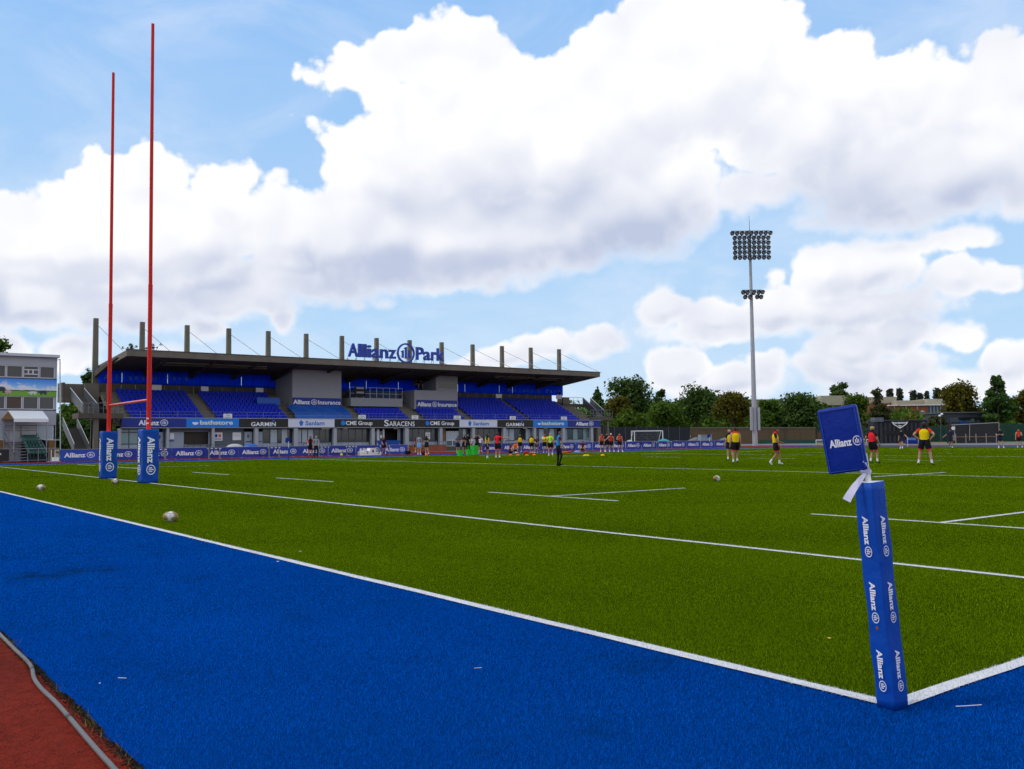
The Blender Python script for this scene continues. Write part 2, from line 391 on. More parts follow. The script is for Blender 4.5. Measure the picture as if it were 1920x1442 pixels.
for a, b in ((-40, 1518), (1158, 915), (625, 518), (429, 360), (286, 215), (178, 145)):
    ya = -.0 if a < 0 else G(a, 940 if a > 900 else 897).y
    def onx(px):  # Y where the 5 m line is seen at column px
        d = ray(px, 900); dd = Vector((d.x, d.y)); t = (X5 - CAM.x) / dd.x; return CAM.y + dd.y * t
    y0 = 3.0 if a < 0 else onx(a); y1 = onx(b); pline(X5 - W, X5 + W, min(y0, y1), max(y0, y1))
for Y in (5, 15, FAR_Y - 15, FAR_Y - 5):
    for X in (X5, TRY + 19.5, TRY + 37.5, TRY + 47.5, TRY + 60): pline(X + W + .001, X + 5, Y - W, Y + W)
for i in range(7):
    pline(TRY + 40 - W, TRY + 40 + W, 4 + i * 9.6, 7.6 + i * 9.6); pline(TRY + 60 - W, TRY + 60 + W, 4 + i * 9.6, 7.6 + i * 9.6)

# ------------------------------------------------------------------ goal posts
m_red = mat('red_post_paint', (.60, .016, .008), .45, .08, 2., spec=.22)
m_pad = mat('blue_vinyl', (.001, .058, .36), .5, .12, 1.6, .45, spec=.2)
m_padd = mat('navy_vinyl', (.001, .022, .24), .5, .12, 1.6, .4, spec=.2)
m_white = mat('white_print', (.80, .80, .84), .6, .05, 6.)
m_foam = mat('white_foam', (.78, .78, .78), .7, .06, 8.)
def rounded_prism(w, d, h, r, seg=4, fold_k=1.):
    """closed prism with rounded vertical edges, softly creased near the bottom"""
    mb = MB(); ring = []
    for cx, cy, a0 in ((w/2-r, d/2-r, 0), (-w/2+r, d/2-r, 90), (-w/2+r, -d/2+r, 180), (w/2-r, -d/2+r, 270)):
        for k in range(seg + 1): a = R(a0 + 90 * k / seg); ring.append((cx + r*math.cos(a), cy + r*math.sin(a)))
    # refine straight sides so creases show
    pts = []
    for i, p in enumerate(ring):
        q = ring[(i+1) % len(ring)]; L = math.hypot(q[0]-p[0], q[1]-p[1]); k = max(1, int(L / .05))
        for j in range(k): pts.append((p[0]+(q[0]-p[0])*j/k, p[1]+(q[1]-p[1])*j/k))
    nz = 26; n = len(pts)
    for iz in range(nz + 1):
        z = h * iz / nz; t = iz / nz
        for i, (x, y) in enumerate(pts):
            fold = .016 * math.sin(i * .55 + t * 9) * math.exp(-((t - .07) / .08) ** 2) + .006 * math.sin(i * .31 + t * 23) + .005*math.sin(i*.9-t*14)
            k = 1 + fold_k * fold / max(.05, math.hypot(x, y)); k *= 1 - (.02 if iz in (0, nz) else 0)
            mb.v.append((x * k, y * k, z))
    for iz in range(nz):
        for i in range(n):
            j = (i+1) % n; mb.f.append([iz*n+i, iz*n+j, (iz+1)*n+j, (iz+1)*n+i]); mb.mi.append(0)
    mb.f.append(list(range(n))[::-1]); mb.mi.append(0); mb.f.append([nz*n+i for i in range(n)]); mb.mi.append(1)
    return mb
gp = thing('goal_posts', (TRY, 34.44, 0), 'tall red rugby goal posts with crossbar and padded blue bases', 'goal posts')
HP = (31.63, 37.25)
for k, yy in enumerate(HP):
    mb = MB(); mb.path([(TRY, yy, 0), (TRY, yy, 3.0), (TRY, yy, 7.2)], [.084, .082, .076], 16)
    u = mb.build('upright', m_red, gp, True)
    mb = MB(); mb.path([(TRY, yy, 7.2), (TRY - .02, yy, 12), (TRY - .03, yy + .02, 17.0)], [.066, .062, .056], 16)
    mb.build('upright_extension', m_red, gp, True)
    MB().tube((TRY, yy, 7.05), (TRY, yy, 7.22), .079, .079, 16).build('collar', m_red, u, True)
    o = rounded_prism(.60, .58, 1.93, .07).build('post_pad', [m_pad, m_foam], gp, True)
    o.matrix_basis = Matrix.Translation((TRY, yy, .012)) @ Matrix.Rotation(R(-2 if k else 2), 4, 'Z')
    for r_, n_ in (((1, 0, 0), (0, -1, 0)), ((0, -1, 0), (-1, 0, 0))):
        r_ = Vector(r_); n_ = Vector(n_); org = n_ * .3075 - r_ * .12 + Vector((0, 0, 1.66))
        if abs(n_.x) > .5: org = n_ * .3175 - r_ * .12 + Vector((0, 0, 1.66))
        t = place_text(MARK[0], MARK[1], 'lettering', m_white, o, org, (0, 0, -1), r_, 1.42, .24)
mb = MB(); mb.tube((TRY, HP[0] + .07, 3.0), (TRY, HP[1] - .07, 3.0), .05, .05, 14); mb.build('crossbar', mat('crossbar_gloss', (.62, .02, .012), .22, .05, spec=.9), gp, True)
for z_ in (2.30, 2.13): MB().box(TRY - .10, TRY - .03, HP[0] - .10, HP[0] - .07, z_, z_ + .05).build('cleat', m_foam, gp)

# ------------------------------------------------------------------ corner flag at the dead-ball corner
def corner_flag():
    base = G(1674, 1327)
    top = PB(1629, 906, base); ax = (top - base)
    t = thing('corner_post', base, 'leaning padded blue corner post with square foam flag at the near corner', 'corner flag')
    up = ax.normalized(); n0 = (CAM - base); n0.z = 0; n0.normalize()
    tw = R(-6)
    ex = Vector((math.cos(tw), math.sin(tw), 0)); ex = (ex - up * ex.dot(up)).normalized(); ey = up.cross(ex)
    w = .118; L = ax.length
    mb = rounded_prism(w, w, L, .014, 3, .34)
    o = mb.build('foam_sleeve', [m_pad, m_foam], t, True)
    o.matrix_basis = frame(base + Vector((0, 0, .008)), ex, ey)
    z = .90
    for zz in (1.105, .725, .335):
        zz = zz * L / 1.30
        for r_, n_ in ((Vector((0, -1, 0)), Vector((-1, 0, 0))), (Vector((1, 0, 0)), Vector((0, -1, 0)))):
            org = n_ * (w / 2 + .0042) - r_ * .016 + Vector((0, 0, zz))
            place_text(MARK[0], MARK[1], 'lettering', m_white, o, org, (0, 0, -1), r_, .226, .033)
    rs = MB(); rs.ball((-.0, 0, 0), .003, .008, .012, 8, 5)
    r_o = rs.build('rust_stain', mat('rust', (.20, .06, .02), .9, .4, 60.), o); r_o.matrix_basis = Matrix.Translation((-w/2 - .0005, .0, .435 * L/1.30 + .02))
    # white pole between sleeve and flag
    fl0 = [PB(*q, base) for q in ((1537, 768), (1603, 758), (1619, 882), (1556, 891))]
    pt = PB(1622, 868, base)
    MB().path([top - up * .1, top, pt + up * .05], .0155, 12).build('pole', m_foam, t, True)
    # the flag: a foam board turned so that its right edge comes nearer
    ur = ((fl0[1] - fl0[0]) + (fl0[2] - fl0[3])).normalized(); uu = ((fl0[0] - fl0[3]) + (fl0[1] - fl0[2])).normalized()
    wv = ((fl0[1] - fl0[0]).length + (fl0[2] - fl0[3]).length) / 2; hv = ((fl0[0] - fl0[3]).length + (fl0[1] - fl0[2]).length) / 2
    th = R(24); view = -n0
    rr = (ur * math.cos(th) - view * math.sin(th)).normalized(); nn = rr.cross(uu).normalized(); uu = nn.cross(rr).normalized()
    wv = wv / math.cos(th); ctr = sum(fl0, Vector()) / 4
    mb = MB(); mb.box(-wv/2, wv/2, -hv/2, hv/2, -.085, 0)
    fo = mb.build('flag_board', m_padd, t, bevel=.02); fo.matrix_basis = frame(ctr, rr, uu)
    seam = MB(); zz = .0035
    seam.path([(-wv/2+.012, -hv/2+.012, zz), (wv/2-.012, -hv/2+.012, zz), (wv/2-.012, hv/2-.012, zz), (-wv/2+.012, hv/2-.012, zz), (-wv/2+.012, -hv/2+.012, zz)], .0022, 5)
    seam.build('piping', mat('piping', (.01, .07, .40), .4, .05), fo)
    place_text(MARK[0], MARK[1], 'lettering', m_white, fo, Vector((-wv/2 + .034, -.035, .001)), (1, 0, 0), (0, 1, 0), wv * .84, .040)
    # knotted white tie
    k0 = PB(1628, 884, base) + n0 * .02; mt = mat('tie_cloth', (.62, .60, .74), .8, .1, 30.)
    kb = MB(); kb.ball(k0, .020, .018, .016, 10, 6).ball(PB(1616, 883, base) + n0 * .02, .013, .012, .011, 8, 6)
    kb.build('knot', mt, t, True)
    def band(pts, wd_, name):
        mb = MB(); pts = [PB(*q, base) + n0 * k for q, k in pts]; side = None
        for i, p in enumerate(pts):
            d = (pts[min(i+1, len(pts)-1)] - pts[max(i-1, 0)]).normalized(); s_ = d.cross(n0).normalized()
            for q in (p + s_ * wd_[i] + n0 * (.0008 + .006 * math.sin(i * 2.1)), p - s_ * wd_[i] + n0 * .0008, p - s_ * wd_[i] - n0 * .0008, p + s_ * wd_[i] - n0 * (.0008 - .006 * math.sin(i * 2.1))): mb.v.append(tuple(q))
        for i in range(len(pts) - 1):
            for j in range(4): mb.f.append([4*i+j, 4*i+(j+1) % 4, 4*i+4+(j+1) % 4, 4*i+4+j]); mb.mi.append(0)
        mb.f.append([0,3,2,1]); mb.mi.append(0); k = 4*(len(pts)-1); mb.f.append([k, k+1, k+2, k+3]); mb.mi.append(0)
        mb.build(name, mt, t, False)
    band([((1623, 886), .03), ((1614, 898), .035), ((1603, 912), .05), ((1594, 926), .06), ((1588, 937), .065)], [.007, .014, .018, .020, .022], 'tie_end')
    band([((1625, 884), .035), ((1622, 872), .04), ((1620, 864), .045)], [.020, .014, .005], 'tie_end')
corner_flag()
# ------------------------------------------------------------------ grandstand
YF = 100.0
def sx(px, Y=YF): return PY(px, 790, Y).x
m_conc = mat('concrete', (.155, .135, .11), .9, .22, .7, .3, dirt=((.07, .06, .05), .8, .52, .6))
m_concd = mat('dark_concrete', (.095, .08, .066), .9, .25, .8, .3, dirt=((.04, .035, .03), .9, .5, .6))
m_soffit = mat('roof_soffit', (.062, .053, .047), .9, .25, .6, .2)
m_pier = mat('pier_paint', (.36, .37, .41), .7, .08, 1.2)
m_panel = mat('panel_grey', (.30, .33, .40), .6, .08, 1.2)
m_box = mat('box_grey', (.28, .28, .305), .75, .08, .6, .05)
m_slate = mat('slate_cladding', (.10, .115, .135), .7, .12, 1.5, streak=(1, 1, 8))
m_glass = mat('dark_glass', (.018, .024, .030), .06, .25, .35, spec=.6)
m_glassb = mat('blind_glass', (.20, .30, .32), .12, .10, .6, spec=.6)
m_glassw = mat('pale_glass', (.33, .38, .44), .10, .10, .6, spec=.6)
m_frame = mat('frame_dark', (.05, .065, .095), .5, .1)
m_framew = mat('frame_white', (.55, .57, .62), .5, .06)
m_trim = mat('gutter_trim', (.27, .275, .30), .6, .08)
m_seat = mat('seat_plastic', (.003, .020, .44), .5, .18, 1.4, spec=.12)
m_tarp = mat('tarpaulin', (.004, .085, .40), .5, .12, .9, .1)
def sheet_plastic(name, col, trans):
    m = bpy.data.materials.new(name); m.use_nodes = True; t = m.node_tree; t.nodes.clear(); n = NT(t)
    out = n.new('ShaderNodeOutputMaterial'); mx = n.new('ShaderNodeMixShader'); d = n.new('ShaderNodeBsdfDiffuse'); tr = n.new('ShaderNodeBsdfTranslucent')
    p = n.new('ShaderNodeNewGeometry').outputs['Position']; f = n.ramp(n.noise(n.v('MULTIPLY', p, (3, 1, .3)), 1.1, 5, .6), .2, .8, .75, 1.2)
    c = n.v('SCALE', col); n.put(c.node.inputs[3], f); n.put(d.inputs[0], c); n.put(tr.inputs[0], c); mx.inputs[0].default_value = trans
    t.links.new(d.outputs[0], mx.inputs[1]); t.links.new(tr.outputs[0], mx.inputs[2]); t.links.new(mx.outputs[0], out.inputs[0]); MATS[name] = m; return m
m_clad = sheet_plastic('blue_cladding', (.002, .14, .95), .72)
m_rail = mat('rail_metal', (.22, .23, .25), .45, .1, metal=.6)
m_black = mat('black_panel', (.012, .012, .014), .5, .1)
m_boardblue = mat('sponsor_blue', (.006, .022, .235), .5, .06, .5)
m_sky = mat('sponsor_cyan', (.0, .19, .70), .5, .06, .5)
m_sanl = mat('sponsor_pale', (.62, .63, .74), .5, .05, .5)
m_blueletter = mat('sponsor_midblue', (.01, .14, .56), .5, .05)
m_sign = mat('white_sign', (.70, .70, .72), .6, .05)
m_ink = mat('dark_ink', (.05, .05, .07), .7, .05)
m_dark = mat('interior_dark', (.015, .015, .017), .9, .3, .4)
XL, XR = sx(228), sx(1126)
st = thing('grandstand', ((XL + XR) / 2, YF, 0), 'long concrete grandstand with blue seats under a dark cantilever roof on tall columns', 'grandstand')
P = lambda name, m, **k: (lambda mb: mb.build(name, m, st, **k))
ZT, ZB, ZG, ZFL = 4.12, 3.15, 3.03, .55
# --- fascia boards with their sponsors
edges = [228, 349, 448, 540, 627, 861, 932, 999, 1064, 1126]
bm_ = [m_boardblue, m_sky, m_black, m_sanl, m_black, m_sanl, m_black, m_sky, m_boardblue]
fb = []
for i in range(9):
    fb.append(MB().box(sx(edges[i]) + .012, sx(edges[i+1]) - .012, YF - .06, YF + .04, ZB, ZT).build('fascia_board', bm_[i], st))
MB().box(XL - .05, XR + .05, YF - .02, YF + .12, ZG, ZB - .004).build('gutter', m_trim, st)
MB().box(XL - .05, XR + .05, YF - .085, YF + .1, ZT + .004, ZT + .09).build('parapet_cap', m_trim, st)
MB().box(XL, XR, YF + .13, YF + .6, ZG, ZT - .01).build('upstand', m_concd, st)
YT = YF - .064
def ftext(board, mb_w, x0, x1, z0, h, m=m_white):
    return place_text(mb_w[0], mb_w[1], 'lettering', m, fb[board], Vector((sx(x0), YT, z0)), (1, 0, 0), (0, 0, 1), sx(x1) - sx(x0), h)
ftext(0, MARK, 259.5, 317, 3.38, .52); ftext(8, MARK, 1079, 1113.5, 3.38, .52)
W_B = word('bathstore', .035); W_G = word('GARMIN', .02, space=1.02); W_S = word('Sanlam', .025); W_C = word('CME Group', .02)
W_A1 = word('S', .012); W_A2 = word('ARACENS', .008)
m_cream = mat('cream_letters', (.66, .70, .66), .6, .05)
for b, x0, x1 in ((1, 374.6, 436.5), (7, 1015, 1057)): ftext(b, W_B, x0, x1, 3.45, .46, m_cream)
for b, x0, x1 in ((2, 470.4, 516.7), (6, 948, 981.6)): ftext(b, W_G, x0, x1, 3.27, .46)
for b, x0, x1 in ((3, 572, 608), (5, 886.6, 916)): ftext(b, W_S, x0, x1, 3.38, .50, m_blueletter)
for x0, x1 in ((648, 698), (806, 851)): ftext(4, W_C, x0, x1, 3.42, .48)
ftext(4, W_A1, 719.8, 728.5, 3.27, .80); ftext(4, W_A2, 729, 777, 3.27, .60)
def flat(board, pts, m, name='emblem'):
    mb = MB(); k = len(pts); mb.add([(x, YT - .008, z) for x, z in pts] + [(x, YT + .01, z) for x, z in pts], [list(range(k)), [k+i for i in range(k)][::-1]] + [[i, k+i, k+(i+1) % k, (i+1) % k] for i in range(k)])
    return mb.build(name, m, fb[board])
for b, px, r in ((1, 366, .34), (7, 1010.5, .30)):
    c = sx(px); flat(b, [(c + r * math.cos(a), 3.70 + r * .9 * math.sin(a)) for a in [math.pi + math.pi * k / 8 for k in range(9)]], m_white)
for b, px in ((2, 512.5), (6, 978)):
    c = sx(px); flat(b, [(c - .2, 3.82), (c + .2, 3.82), (c, 4.06)], m_blueletter)
for b, px in ((3, 564.5), (5, 880.5)):
    c = sx(px); flat(b, [(c, 3.30), (c + .18, 3.36), (c + .20, 3.55), (c + .30, 3.70), (c + .13, 3.88), (c, 4.02), (c - .13, 3.88), (c - .30, 3.70), (c - .20, 3.55), (c - .18, 3.36)], m_blueletter)
for px in (643, 801):
    c = sx(px); flat(4, [(c + .30 * math.cos(2*math.pi*k/16), 3.66 + .30 * math.sin(2*math.pi*k/16)) for k in range(16)], m_sky)
# --- ground floor
piers = [(222, 228), (313, 318), (398, 403), (478, 485), (552, 559), (626, 632), (697, 703), (760, 767), (825, 830), (886, 891), (944, 949), (1001, 1005.5), (1055, 1060), (1108, 1112.5)]
for a, b in piers: MB().box(sx(a), sx(b), YF + .05, YF + .55, 0, ZG - .004).build('pier', m_pier, st)
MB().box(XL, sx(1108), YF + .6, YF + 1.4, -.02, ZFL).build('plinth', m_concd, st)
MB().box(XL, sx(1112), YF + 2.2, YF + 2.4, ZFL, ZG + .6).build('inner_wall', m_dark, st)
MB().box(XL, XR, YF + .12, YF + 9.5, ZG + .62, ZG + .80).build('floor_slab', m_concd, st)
YG = YF + .75
def pane(x0, x1, z0, z1, m, fr=m_frame, name='window'):
    f = .05; w = MB()
    w.box(x0, x1, YG - .06, YG + .02, z0, z0 + f).box(x0, x1, YG - .06, YG + .02, z1 - f, z1)
    w.box(x0, x0 + f, YG - .06, YG + .02, z0 + f, z1 - f).box(x1 - f, x1, YG - .06, YG + .02, z0 + f, z1 - f)
    o = w.build(name, fr, st)
    MB().box(x0 + f, x1 - f, YG - .025, YG - .005, z0 + f, z1 - f).build('pane', m, o); return o
def wallp(x0, x1, z0, z1, m, name='wall_panel'): return MB().box(x0 + .015, x1 - .015, YG - .05, YG + .05, z0, z1).build(name, m, st)
def door(x0, x1, m=m_panel, z1=2.62):
    d = MB().box(x0, x1, YG - .09, YG + .02, ZFL + .005, z1).build('door', m, st)
    MB().box(x1 - .16, x1 - .1, YG - .13, YG - .092, 1.45, 1.62).build('handle', m_frame, d); return d
def poster(x0, x1, z0, z1, m=m_sign):
    p = MB().box(x0, x1, YG - .13, YG - .095, z0, z1).build('poster', m, st); return p
def glazed(b0, b1, n, sill, mats, top=2.92):
    for i in range(n):
        x0 = b0 + (b1 - b0) * i / n; x1 = b0 + (b1 - b0) * (i + 1) / n
        pane(x0, x1, sill + .004, top, mats[i % len(mats)])
        if sill > ZFL + .2: wallp(x0, x1, ZFL, sill - .004, m_panel)
bays = [(sx(piers[i][1]), sx(piers[i+1][0])) for i in range(13)]
def bx(i, px): return sx(px)
b = bays[0]; xm = sx(263); xq = sx(296)
for i in range(2):
    x0 = b[0] + (xm - b[0]) * i / 2; x1 = b[0] + (xm - b[0]) * (i + 1) / 2
    pane(x0, x1, 1.35, 2.6, m_glassb); pane(x0, x1, ZFL, 1.345, m_glassw); pane(x0, x1, 2.605, 2.95, m_glassb)
wallp(xm, xq, ZFL, 2.95, m_slate); d0 = door(sx(297), sx(309)); MB().box(sx(301.5), sx(304.5), YG - .12, YG - .092, 1.9, 2.25).build('door_sign', m_boardblue, d0); wallp(sx(309.3), b[1], ZFL, 2.95, m_slate)
b = bays[1]; wallp(b[0], sx(349), ZFL, 2.6, m_panel); wallp(b[0], b[1], 2.61, 2.97, m_slate); poster(sx(322), sx(330), 1.85, 2.5); poster(sx(321), sx(330.5), 1.62, 1.72, m_boardblue)
MB().box(sx(350), sx(394), YG + .3, YG + .32, 1.25, 2.6).build('hatch_opening', mat('hatch_dark', (.03, .018, .012), .6, .5, .8), st)
MB().box(sx(349.5), sx(394.5), YG - .25, YG + .2, 1.13, 1.22).build('counter', m_pier, st)
for i in range(3): wallp(sx(350 + i*14.7), sx(350 + (i+1)*14.7), ZFL, 1.12, m_panel)
wallp(sx(394.6), b[1], ZFL, 2.6, m_panel)
b = bays[2]; MB().box(b[0], sx(461.5), YG - .05, YG + .05, ZFL, 2.97).build('wall_panel', m_slate, st)
for k in range(9):
    z = ZFL + .1 + k * .26; MB().box(b[0], sx(461.5), YG - .064, YG - .052, z, z + .24).build('cladding_board', m_slate, st)
p1 = poster(sx(405), sx(421), 1.62, 2.55); p2 = poster(sx(440), sx(456), 1.66, 2.55)
MB().box(sx(407), sx(411.5), YG - .14, YG - .131, 2.0, 2.36).build('print', m_boardblue, p1); MB().box(sx(413.5), sx(418.5), YG - .14, YG - .131, 2.0, 2.36).build('print', mat('print_red', (.55, .12, .08), .6, .1), p1)
MB().box(sx(407), sx(419), YG - .14, YG - .131, 1.76, 1.86).build('print', m_boardblue, p1); MB().box(sx(442), sx(454), YG - .14, YG - .131, 2.16, 2.19).build('print', mat('print_red', (.5, .1, .1)), p2)
d1 = door(sx(462.5), sx(477)); MB().box(sx(465), sx(474.5), YG - .12, YG - .092, 1.42, 1.52).build('door_sign', m_boardblue, d1); MB().box(sx(467.5), sx(471.5), YG - .12, YG - .092, 1.95, 2.3).build('vision_panel', m_glass, d1)
b = bays[3]; d2 = door(sx(486), sx(496.5)); MB().box(sx(487), sx(495), YG - .12, YG - .092, 1.42, 1.52).build('door_sign', m_boardblue, d2)
glazed(sx(496.8), sx(525), 2, 1.25, [m_glass, m_glassw]); wallp(sx(525.3), b[1], ZFL, 1.24, m_panel)
pane(sx(525.3), sx(533), 1.25, 2.9, m_glass); pane(sx(533), sx(543), 1.25, 2.9, m_glassw, m_framew); pane(sx(543), b[1], 1.25, 2.9, m_glass)
b = bays[4]; glazed(b[0], b[1], 6, 1.25, [m_glassw, m_glassw, m_glassw, m_glass, m_glass, m_glass])
b = bays[5]; glazed(b[0], b[1], 5, 1.25, [m_glass])
b = bays[6]; door(sx(704), sx(711.5), m_glass); door(sx(716), sx(722.5), m_glass)
MB().box(sx(711.6), sx(715.9), YG - .1, YG + .02, ZFL, 2.9).build('door_frame', m_framew, st); MB().box(sx(722.6), sx(725.5), YG - .1, YG + .02, ZFL, 2.9).build('door_frame', m_framew, st)
poster(sx(717.5), sx(720.5), 1.75, 2.15); pane(sx(751), sx(755), ZFL, 2.92, m_glass, m_framew); pane(sx(755.3), b[1], ZFL, 2.92, m_glass)
b = bays[7]; glazed(b[0], b[1], 5, 1.25, [m_glass]); p3 = poster(sx(802.5), sx(811), 1.55, 2.45)
rm = MB(); cx = (sx(802.5) + sx(811)) / 2
rm.path([(cx + .19 * math.cos(a), YG - .136, 2.05 + .19 * math.sin(a)) for a in [2*math.pi*k/14 for k in range(15)]], .045, 4); rm.build('print', mat('print_red2', (.30, .04, .05)), p3)
b = bays[8]; wallp(b[0], sx(841), 1.25, 2.92, mat('brown_board', (.17, .10, .05), .7, .2), 'wall_panel'); wallp(b[0], sx(841), ZFL, 1.245, m_panel)
for x0, x1 in ((842, 853.5), (853.7, 865)):
    dd = pane(sx(x0), sx(x1), ZFL + .02, 2.6, m_glassw, m_framew, 'glazed_door'); MB().box(sx(x0) + .05, sx(x1) - .05, YG - .055, YG - .03, 1.32, 1.46).build('mid_rail', m_framew, dd)
    MB().box(sx(x0) + .05, sx(x1) - .05, YG - .035, YG - .027, ZFL + .1, 1.30).build('lower_pane', m_slate, dd)
glazed(sx(865.5), b[1], 3, 1.25, [m_glass, m_glassw, m_glass])
for i, ms in ((9, [m_glass]), (10, [m_glassw, m_glassw, m_glass, m_dark, m_glassw]), (11, [m_glass, m_glassw]), (12, [m_glassb, m_glass])):
    glazed(bays[i][0], bays[i][1], 5, 1.25, ms)
MB().box(sx(1112), sx(1122), YF + 6, YF + 6.2, 0, ZG).build('dark_infill', m_dark, st)
MB().box(sx(1120.5), sx(1126.5), YF - .0, YF + .5, 0, ZG - .004).build('pier', m_conc, st)
m_lamp = mat('lamp_lens', (.75, .70, .55), .4, .05)
for px in (606, 613, 647, 741, 984, 1022): MB().box(sx(px) , sx(px + 7), YF + .3, YF + .42, ZG - .13, ZG - .045).build('strip_lamp', m_lamp, st)
for px0, px1 in ((348, 397), (565, 612), (770, 826), (890, 960)):
    mb = MB(); a0, a1 = sx(px0), sx(px1); n = 4
    for z in (1.2, ): mb.tube((a0, YF - .6, z), (a1, YF - .6, z), .025, .025, 6)
    for k in range(n + 1): mb.tube((a0 + (a1-a0)*k/n, YF - .6, 0), (a0 + (a1-a0)*k/n, YF - .6, 1.2), .025, .025, 6)
    mb.build('handrail', m_frame, st)
# --- seating deck
NR, TD, RS = 9, .80, .385; Y0, Z0 = YF + .62, 3.80
def row(i): return Y0 + TD * i, Z0 + RS * i
for i in range(NR + 1):
    y, z = row(i); MB().box(XL - .3, XR + .2, y, y + (TD if i < NR else 1.8) - .004, z - .5, z).build('terrace_step', m_conc, st)
YB, ZBK = row(NR)
ZBK += 0
def seat_mesh():
    mb = MB()
    mb.hexa([(-.215,0,.40),(.215,0,.40),(.20,.36,.37),(-.20,.36,.37),(-.215,0,.45),(.215,0,.45),(.20,.36,.42),(-.20,.36,.42)])
    mb.hexa([(-.20,.345,.40),(.20,.345,.40),(.20,.385,.40),(-.20,.385,.40),(-.20,.43,.80),(.20,.43,.80),(.20,.465,.79),(-.20,.465,.79)])
    mb.box(-.03,.03,.12,.24,0,.37); return mb
SEAT = seat_mesh().mesh('seat', m_seat)
blocks = [(247, 384.6, 0, 9), (409, 543, 0, 9), (685, 771, 0, 4), (802, 876, 0, 4), (892, 991, 0, 9), (1000, 1092, 0, 9)]
SPX = .50; rest = MB(); proto = seat_mesh()
for bi, (a, c, r0, r1) in enumerate(blocks):
    x0, x1 = sx(a, Y0), sx(c, Y0); n = int((x1 - x0) / SPX)
    for r_ in range(r0, r1):
        y, z = row(r_)
        for k in range(n):
            x = x0 + (k + .5) * (x1 - x0) / n
            if bi < 2: link('seat', SEAT, st, mtx=Matrix.Translation((x, y + .22, z)))
            else: rest.add([(v[0] + x, v[1] + y + .22, v[2] + z) for v in proto.v], proto.f)
rest.build('seats', m_seat, st, kind='stuff')
# half steps of the aisles
aisles = [(228, 247), (384.6, 409), (543, 553), (663.5, 685), (771, 802), (876, 892), (991, 1000), (1092, 1110)]
for a, c in aisles:
    x0, x1 = sx(a, Y0) + .05, sx(c, Y0) - .05
    for r_ in range(1, NR):
        y, z = row(r_); MB().box(x0, x1, y - .38, y - .004, z - RS + .003, z - RS / 2).build('aisle_step', m_conc, st)
# tarpaulins
def tarp(x0, x1, r0, r1):
    mb = MB(); y0, z0 = row(r0); y1, z1 = row(r1); n = 14; v = []
    for i in range(n + 1):
        x = x0 + (x1 - x0) * i / n
        for j in range(7):
            t = j / 6; v.append((x, y0 + (y1 - y0) * t + .1, z0 + .72 + (z1 - z0) * t + .05 * math.sin(i * 1.3 + j) + (-.55 if j == 0 else 0)))
    mb.add(v, [(i*7+j, (i+1)*7+j, (i+1)*7+j+1, i*7+j+1) for i in range(n) for j in range(6)])
    mb.add([(p[0], p[1] + .01, p[2] - .03) for p in v], [(i*7+j, i*7+j+1, (i+1)*7+j+1, (i+1)*7+j) for i in range(n) for j in range(6)])
    return mb.build('tarpaulin', m_tarp, st)
tarp(sx(556, Y0), sx(663, Y0), 0, 3.6)
yq = row(5)[0] - .12; MB().hexa([(sx(482, yq), yq, PY(500, 758.5, yq).z), (sx(525.5, yq), yq, PY(500, 758.5, yq).z), (sx(525.5, yq), yq + .05, PY(500, 758.5, yq).z), (sx(482, yq), yq + .05, PY(500, 758.5, yq).z), (sx(482, yq), yq + .1, PY(500, 745.5, yq).z), (sx(525.5, yq), yq + .1, PY(500, 745.5, yq).z), (sx(525.5, yq), yq + .15, PY(500, 745.5, yq).z), (sx(482, yq), yq + .15, PY(500, 745.5, yq).z)]).build('blue_sheet', m_tarp, st)
# --- boxes in the middle of the stand
YX = Y0 + TD * 4
def zx(px, py, Y): return PY(px, py, Y).z
zt1 = zx(600, 690, YX)
MB().box(sx(548, YX), sx(640, YX), YX, YX + 5.5, zx(600, 764, YX), zt1).build('control_box', m_box, st)
for px in ((548, 640), (781, 858)):
    y_ = YX - .09; z0, z1 = (zx(590, 763, y_), zx(590, 746, y_)) if px[0] == 548 else (zx(820, 767, y_), zx(820, 750.5, y_))
    sb = MB().box(sx(px[0] + .7, y_), sx(px[1] - .5, y_), y_, y_ + .08, z0, z1).build('sponsor_board', m_boardblue, st)
    place_text(MARKI[0], MARKI[1], 'lettering', m_white, sb, Vector((sx(px[0] + 1.5, y_), y_ - .004, z0 + (z1 - z0) * .30)), (1, 0, 0), (0, 0, 1), sx(px[1] - 1.5, y_) - sx(px[0] + 1.5, y_), (z1 - z0) * .45)
MB().box(sx(777, YX), sx(858.5, YX), YX, YX + 5.5, zx(820, 768, YX), zx(820, 732.5, YX)).build('control_box', m_box, st)
yk = YX + .6
cb2 = MB().box(sx(818, yk), sx(858.5, yk), yk, YX + 5.4, zx(820, 732.5, YX) + .005, zx(840, 695, yk)).build('cabin', m_box, st)
MB().box(sx(824, yk), sx(855, yk), yk - .03, yk + .02, zx(840, 732, yk) + .3, zx(840, 716, yk)).build('cabin_window', m_glass, cb2)
